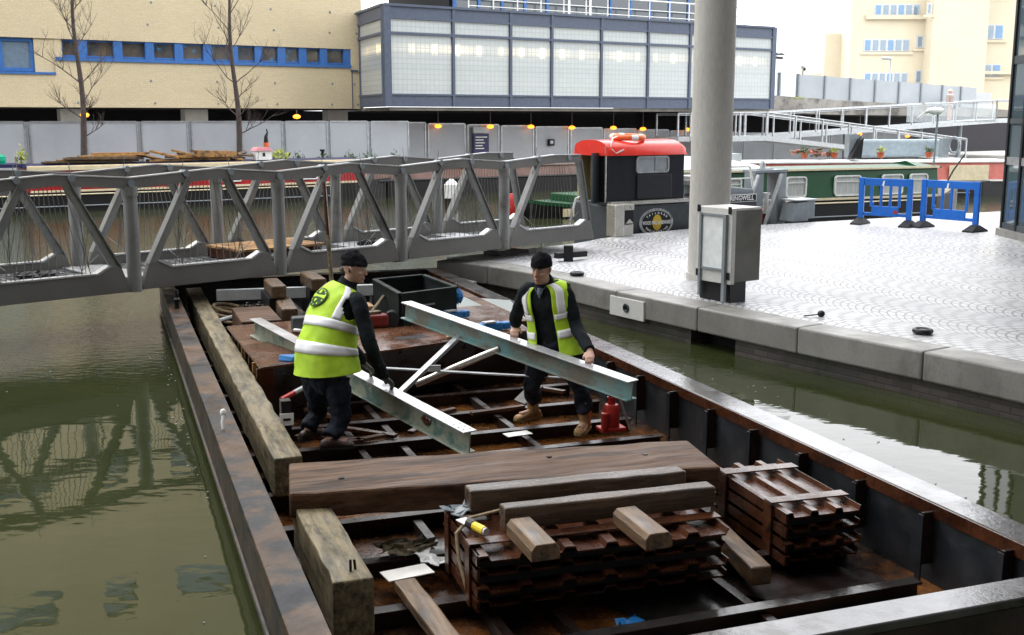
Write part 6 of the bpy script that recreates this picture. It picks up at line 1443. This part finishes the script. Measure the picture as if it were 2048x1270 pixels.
    if back_emblem:
        de, he = back_emblem; c0 = T.at(de, he, .03); rx = (T.at(de + 5, he, .03) - c0).length / 5; rh = (T.at(de, he + .02, .03) - c0).length / .02
        def disc(name, m, r0, off_, shape=None, par=vs):
            q = MB(); vs_ = []; fs_ = []; N = 28
            pts = shape or [(r0 * math.cos(2 * math.pi * k / N), r0 * math.sin(2 * math.pi * k / N)) for k in range(N)]
            cx = sum(p[0] for p in pts) / len(pts); cy = sum(p[1] for p in pts) / len(pts); n_ = len(pts); rr_ = (0, .34, .67, 1.)
            for fr_ in rr_[1:]:
                for x, y in pts:
                    x2, y2 = cx + (x - cx) * fr_, cy + (y - cy) * fr_; dd, hh = de + x2 / rx, he + y2 / rh; vs_.append(T.at(dd, hh, flare(dd, hh) + off_))
            dd, hh = de + cx / rx, he + cy / rh; vs_.append(T.at(dd, hh, flare(dd, hh) + off_)); ic = len(vs_) - 1
            for k in range(n_):
                k2 = (k + 1) % n_; fs_.append((ic, k, k2))
                for j in (0, 1): fs_.append((j * n_ + k, (j + 1) * n_ + k, (j + 1) * n_ + k2, j * n_ + k2))
            q.add(vs_, fs_); return q.build(name, m, par)
        em = disc('back_emblem', plain('dark_green_print', (.012, .055, .012), .7), .098, .019)
        lt = M['hivis']
        disc('emblem_band', lt, 0, .022, [(-.084, -.014), (.084, -.014), (.084, .020), (-.084, .020)], em)
        disc('emblem_sun', lt, .018, .022, [(.018 * math.cos(k * .449), .048 + .02 * math.sin(k * .449)) for k in range(14)], em)
        disc('emblem_point', lt, 0, .022, [(-.02, -.028), (.02, -.028), (0, -.058)], em)
        for k in range(9):
            a = R(160 - 140 * k / 8); disc('emblem_letter', lt, 0, .022, [(.078 * math.cos(a) - .006, .078 * math.sin(a) - .007), (.078 * math.cos(a) + .006, .078 * math.sin(a) - .007), (.078 * math.cos(a) + .006, .078 * math.sin(a) + .007), (.078 * math.cos(a) - .006, .078 * math.sin(a) + .007)], em)
            a = R(205 + 130 * k / 8)
            if k % 2 == 0: disc('emblem_letter', lt, 0, .022, [(.078 * math.cos(a) - .006, .078 * math.sin(a) - .007), (.078 * math.cos(a) + .006, .078 * math.sin(a) - .007), (.078 * math.cos(a) + .006, .078 * math.sin(a) + .007), (.078 * math.cos(a) - .006, .078 * math.sin(a) + .007)], em)
    return root

FT = .288
# ---- smiling worker, standing, both hands on the teal beam
m_ = measured
latp = (.90, -.42, 0); lats = (.90, -.42, .04)
T2 = Torso([(m_(1114, 704, 9.93), .205, .150), (m_(1110, 668, 9.93), .190, .140), (m_(1103, 632, 9.92), .198, .140), (m_(1097, 604, 9.90), .212, .140), (m_(1092, 579, 9.90), .205, .115), (m_(1089, 566, 9.90), .095, .085)], latp, lats)
H2 = Head(m_(1083, 538, 9.80), (-.52, -.84, -.20), (.06, .02, 1))
handR = BE1[0].lerp(BE1[1], .512) + V((.02, .05, .035))
wR = V(handR) + V((.03, .07, .045))
handL = BE1[0].lerp(BE1[1], .83) + V((.0, .07, .03)); wL = V(handL) + V((.03, .06, .055))
dR = Vd = V(handR) - V(wR)
an2 = [m_(1066, 822, 10.22), m_(1170, 846, 9.80)]
an2 = [V((an2[0].x, an2[0].y, FT + .19)), V((an2[1].x, an2[1].y, FT + .17))]
person('smiling worker in a dark knit hat and open hi-vis vest holding the teal beam', T2, H2, m_(1090, 568, 9.92),
       [(m_(1054, 580, 9.92), m_(1032, 634, 10.10), wR), (m_(1131, 586, 9.82), m_(1152, 652, 9.76), wL)],
       [((-.15, -.80, -.35), (-.10, -.35, -1), (.9, -.3, -.1), (28, 50, 30)), ((-.10, -.80, -.40), (0, -.35, -1), (-.9, .2, -.1), (28, 50, 30))],
       None, [(m_(1080, 722, 9.98), m_(1064, 772, 10.05), an2[0]), (m_(1146, 722, 9.90), m_(1164, 786, 9.80), an2[1])],
       [(-.75, -.55), (-.35, -.95)], M['tan'], [FT, FT], gap=22, boot_tops=[an2[0] + V((.0, -.0, .10)), an2[1] + V((0, 0, .10))], arm_h=(.60, .86), hem=.0, vest_top=.96, flare_k=.06)
# shirt collar showing in the jacket opening
rt2 = [o for o in bpy.data.objects if o.name.startswith('person')][-1]
q = MB()
for s in (-1, 1): q.add([H2.p(s * .010, .062, -.205), H2.p(s * .050, .062, -.150), H2.p(s * .060, .020, -.135), H2.p(s * .030, .076, -.19)], [(0, 3, 1), (3, 2, 1)])
q.tube([H2.p(0, .040, -.165), H2.p(0, .056, -.21), H2.p(0, .066, -.25)], [.026, .024, .006], 8); q.build('shirt', M['shirt'], rt2)
for o in list(rt2.children):
    pass
# ---- bending worker seen from behind, right hand on the mottled beam
T1 = Torso([(m_(655, 744, 9.42), .235, .215), (m_(653, 706, 9.43), .225, .205), (m_(660, 664, 9.47), .218, .190), (m_(670, 628, 9.52), .222, .170), (m_(684, 594, 9.57), .205, .130), (m_(695, 572, 9.60), .095, .085)], (-.70, .71, 0), (-.76, .62, -.06))
H1 = Head(m_(708, 537, 9.60), (.93, -.10, -.16), (.12, .05, 1))
hd1 = BE2[0].lerp(BE2[1], .693) + V((0, .01, .038)); w1 = V(hd1) + V((-.055, -.01, .075))
hd1b = BE2[0].lerp(BE2[1], .60) + V((0, .03, .038)); w1b = V(hd1b) + V((-.05, .02, .085))
an1 = [V((m_(617, 886, 9.5).x, 9.5, FT + .10)), V((m_(660, 902, 9.22).x, 9.22, FT + .10))]
person('bending worker in a hi-vis vest with a round green emblem on the back', T1, H1, m_(693, 572, 9.60),
       [(m_(716, 604, 9.36), m_(742, 694, 9.28), w1), (m_(655, 596, 9.80), m_(700, 690, 9.88), w1b)],
       [((.68, .10, -.62), (.35, -.2, -1), (.1, .95, .1), (25, 45, 35)), ((.68, .10, -.62), (.35, -.2, -1), (.1, -.95, .1), (25, 45, 35))],
       None, [(m_(630, 766, 9.56), m_(636, 826, 9.62), an1[0]), (m_(676, 770, 9.38), m_(682, 836, 9.36), an1[1])],
       [(.75, .55), (.8, .2)], M['boot_dark'], [FT, FT], glove=True, hat_slouch=.030, gap=26, arm_h=(.54, .88), hem=.0, vest_top=.95, back_emblem=(168, .70))
# ---- distant passer-by on the upper ramp
def far_person():
    c = V((55.6, 40.5, 2.93)); t = thing('person', 'tiny distant passer-by in pale clothes with a dark bag on the upper ramp', 'person', KF, tuple(c)); b = MB()
    limb(b, [c + V((-.08, 0, .02)), c + V((-.07, 0, .45)), c + V((-.06, 0, .85))], (.06, .07, .09), 10); limb(b, [c + V((.12, 0, .02)), c + V((.08, 0, .45)), c + V((.06, 0, .85))], (.06, .07, .09), 10)
    limb(b, [c + V((0, 0, .8)), c + V((0, 0, 1.1)), c + V((0, 0, 1.38)), c + V((0, 0, 1.5))], (.15, .16, .19, .06), 12)
    for s in (-1, 1): limb(b, [c + V((s * .18, 0, 1.36)), c + V((s * .24, 0, 1.08)), c + V((s * .22, -.1, .82))], (.06, .05, .035), 8)
    b.ball(c + V((0, 0, 1.60)), .095, .11, .125); o = b.build('body', M['skin'], t); remesh(o, .02, 3)
    b = MB(); limb(b, [c + V((0, 0, .75)), c + V((0, 0, 1.1)), c + V((0, 0, 1.40)), c + V((0, 0, 1.48))], (.19, .19, .22, .09), 12)
    for s in (-1, 1): limb(b, [c + V((s * .18, 0, 1.38)), c + V((s * .25, 0, 1.08)), c + V((s * .23, -.1, .86))], (.08, .07, .05), 8)
    b.build('coat', noisy('pale_pink_coat', (.4, .3, .27), (.5, .4, .36), 4.), t)
    b = MB(); b.ball(c + V((0, .03, 1.65)), .105, .115, .10); b.build('hair', M['cream'], t)
    b = MB(); b.ball(c + V((.34, -.1, .78)), .12, .10, .16); b.build('bag', M['black'], t)
far_person()
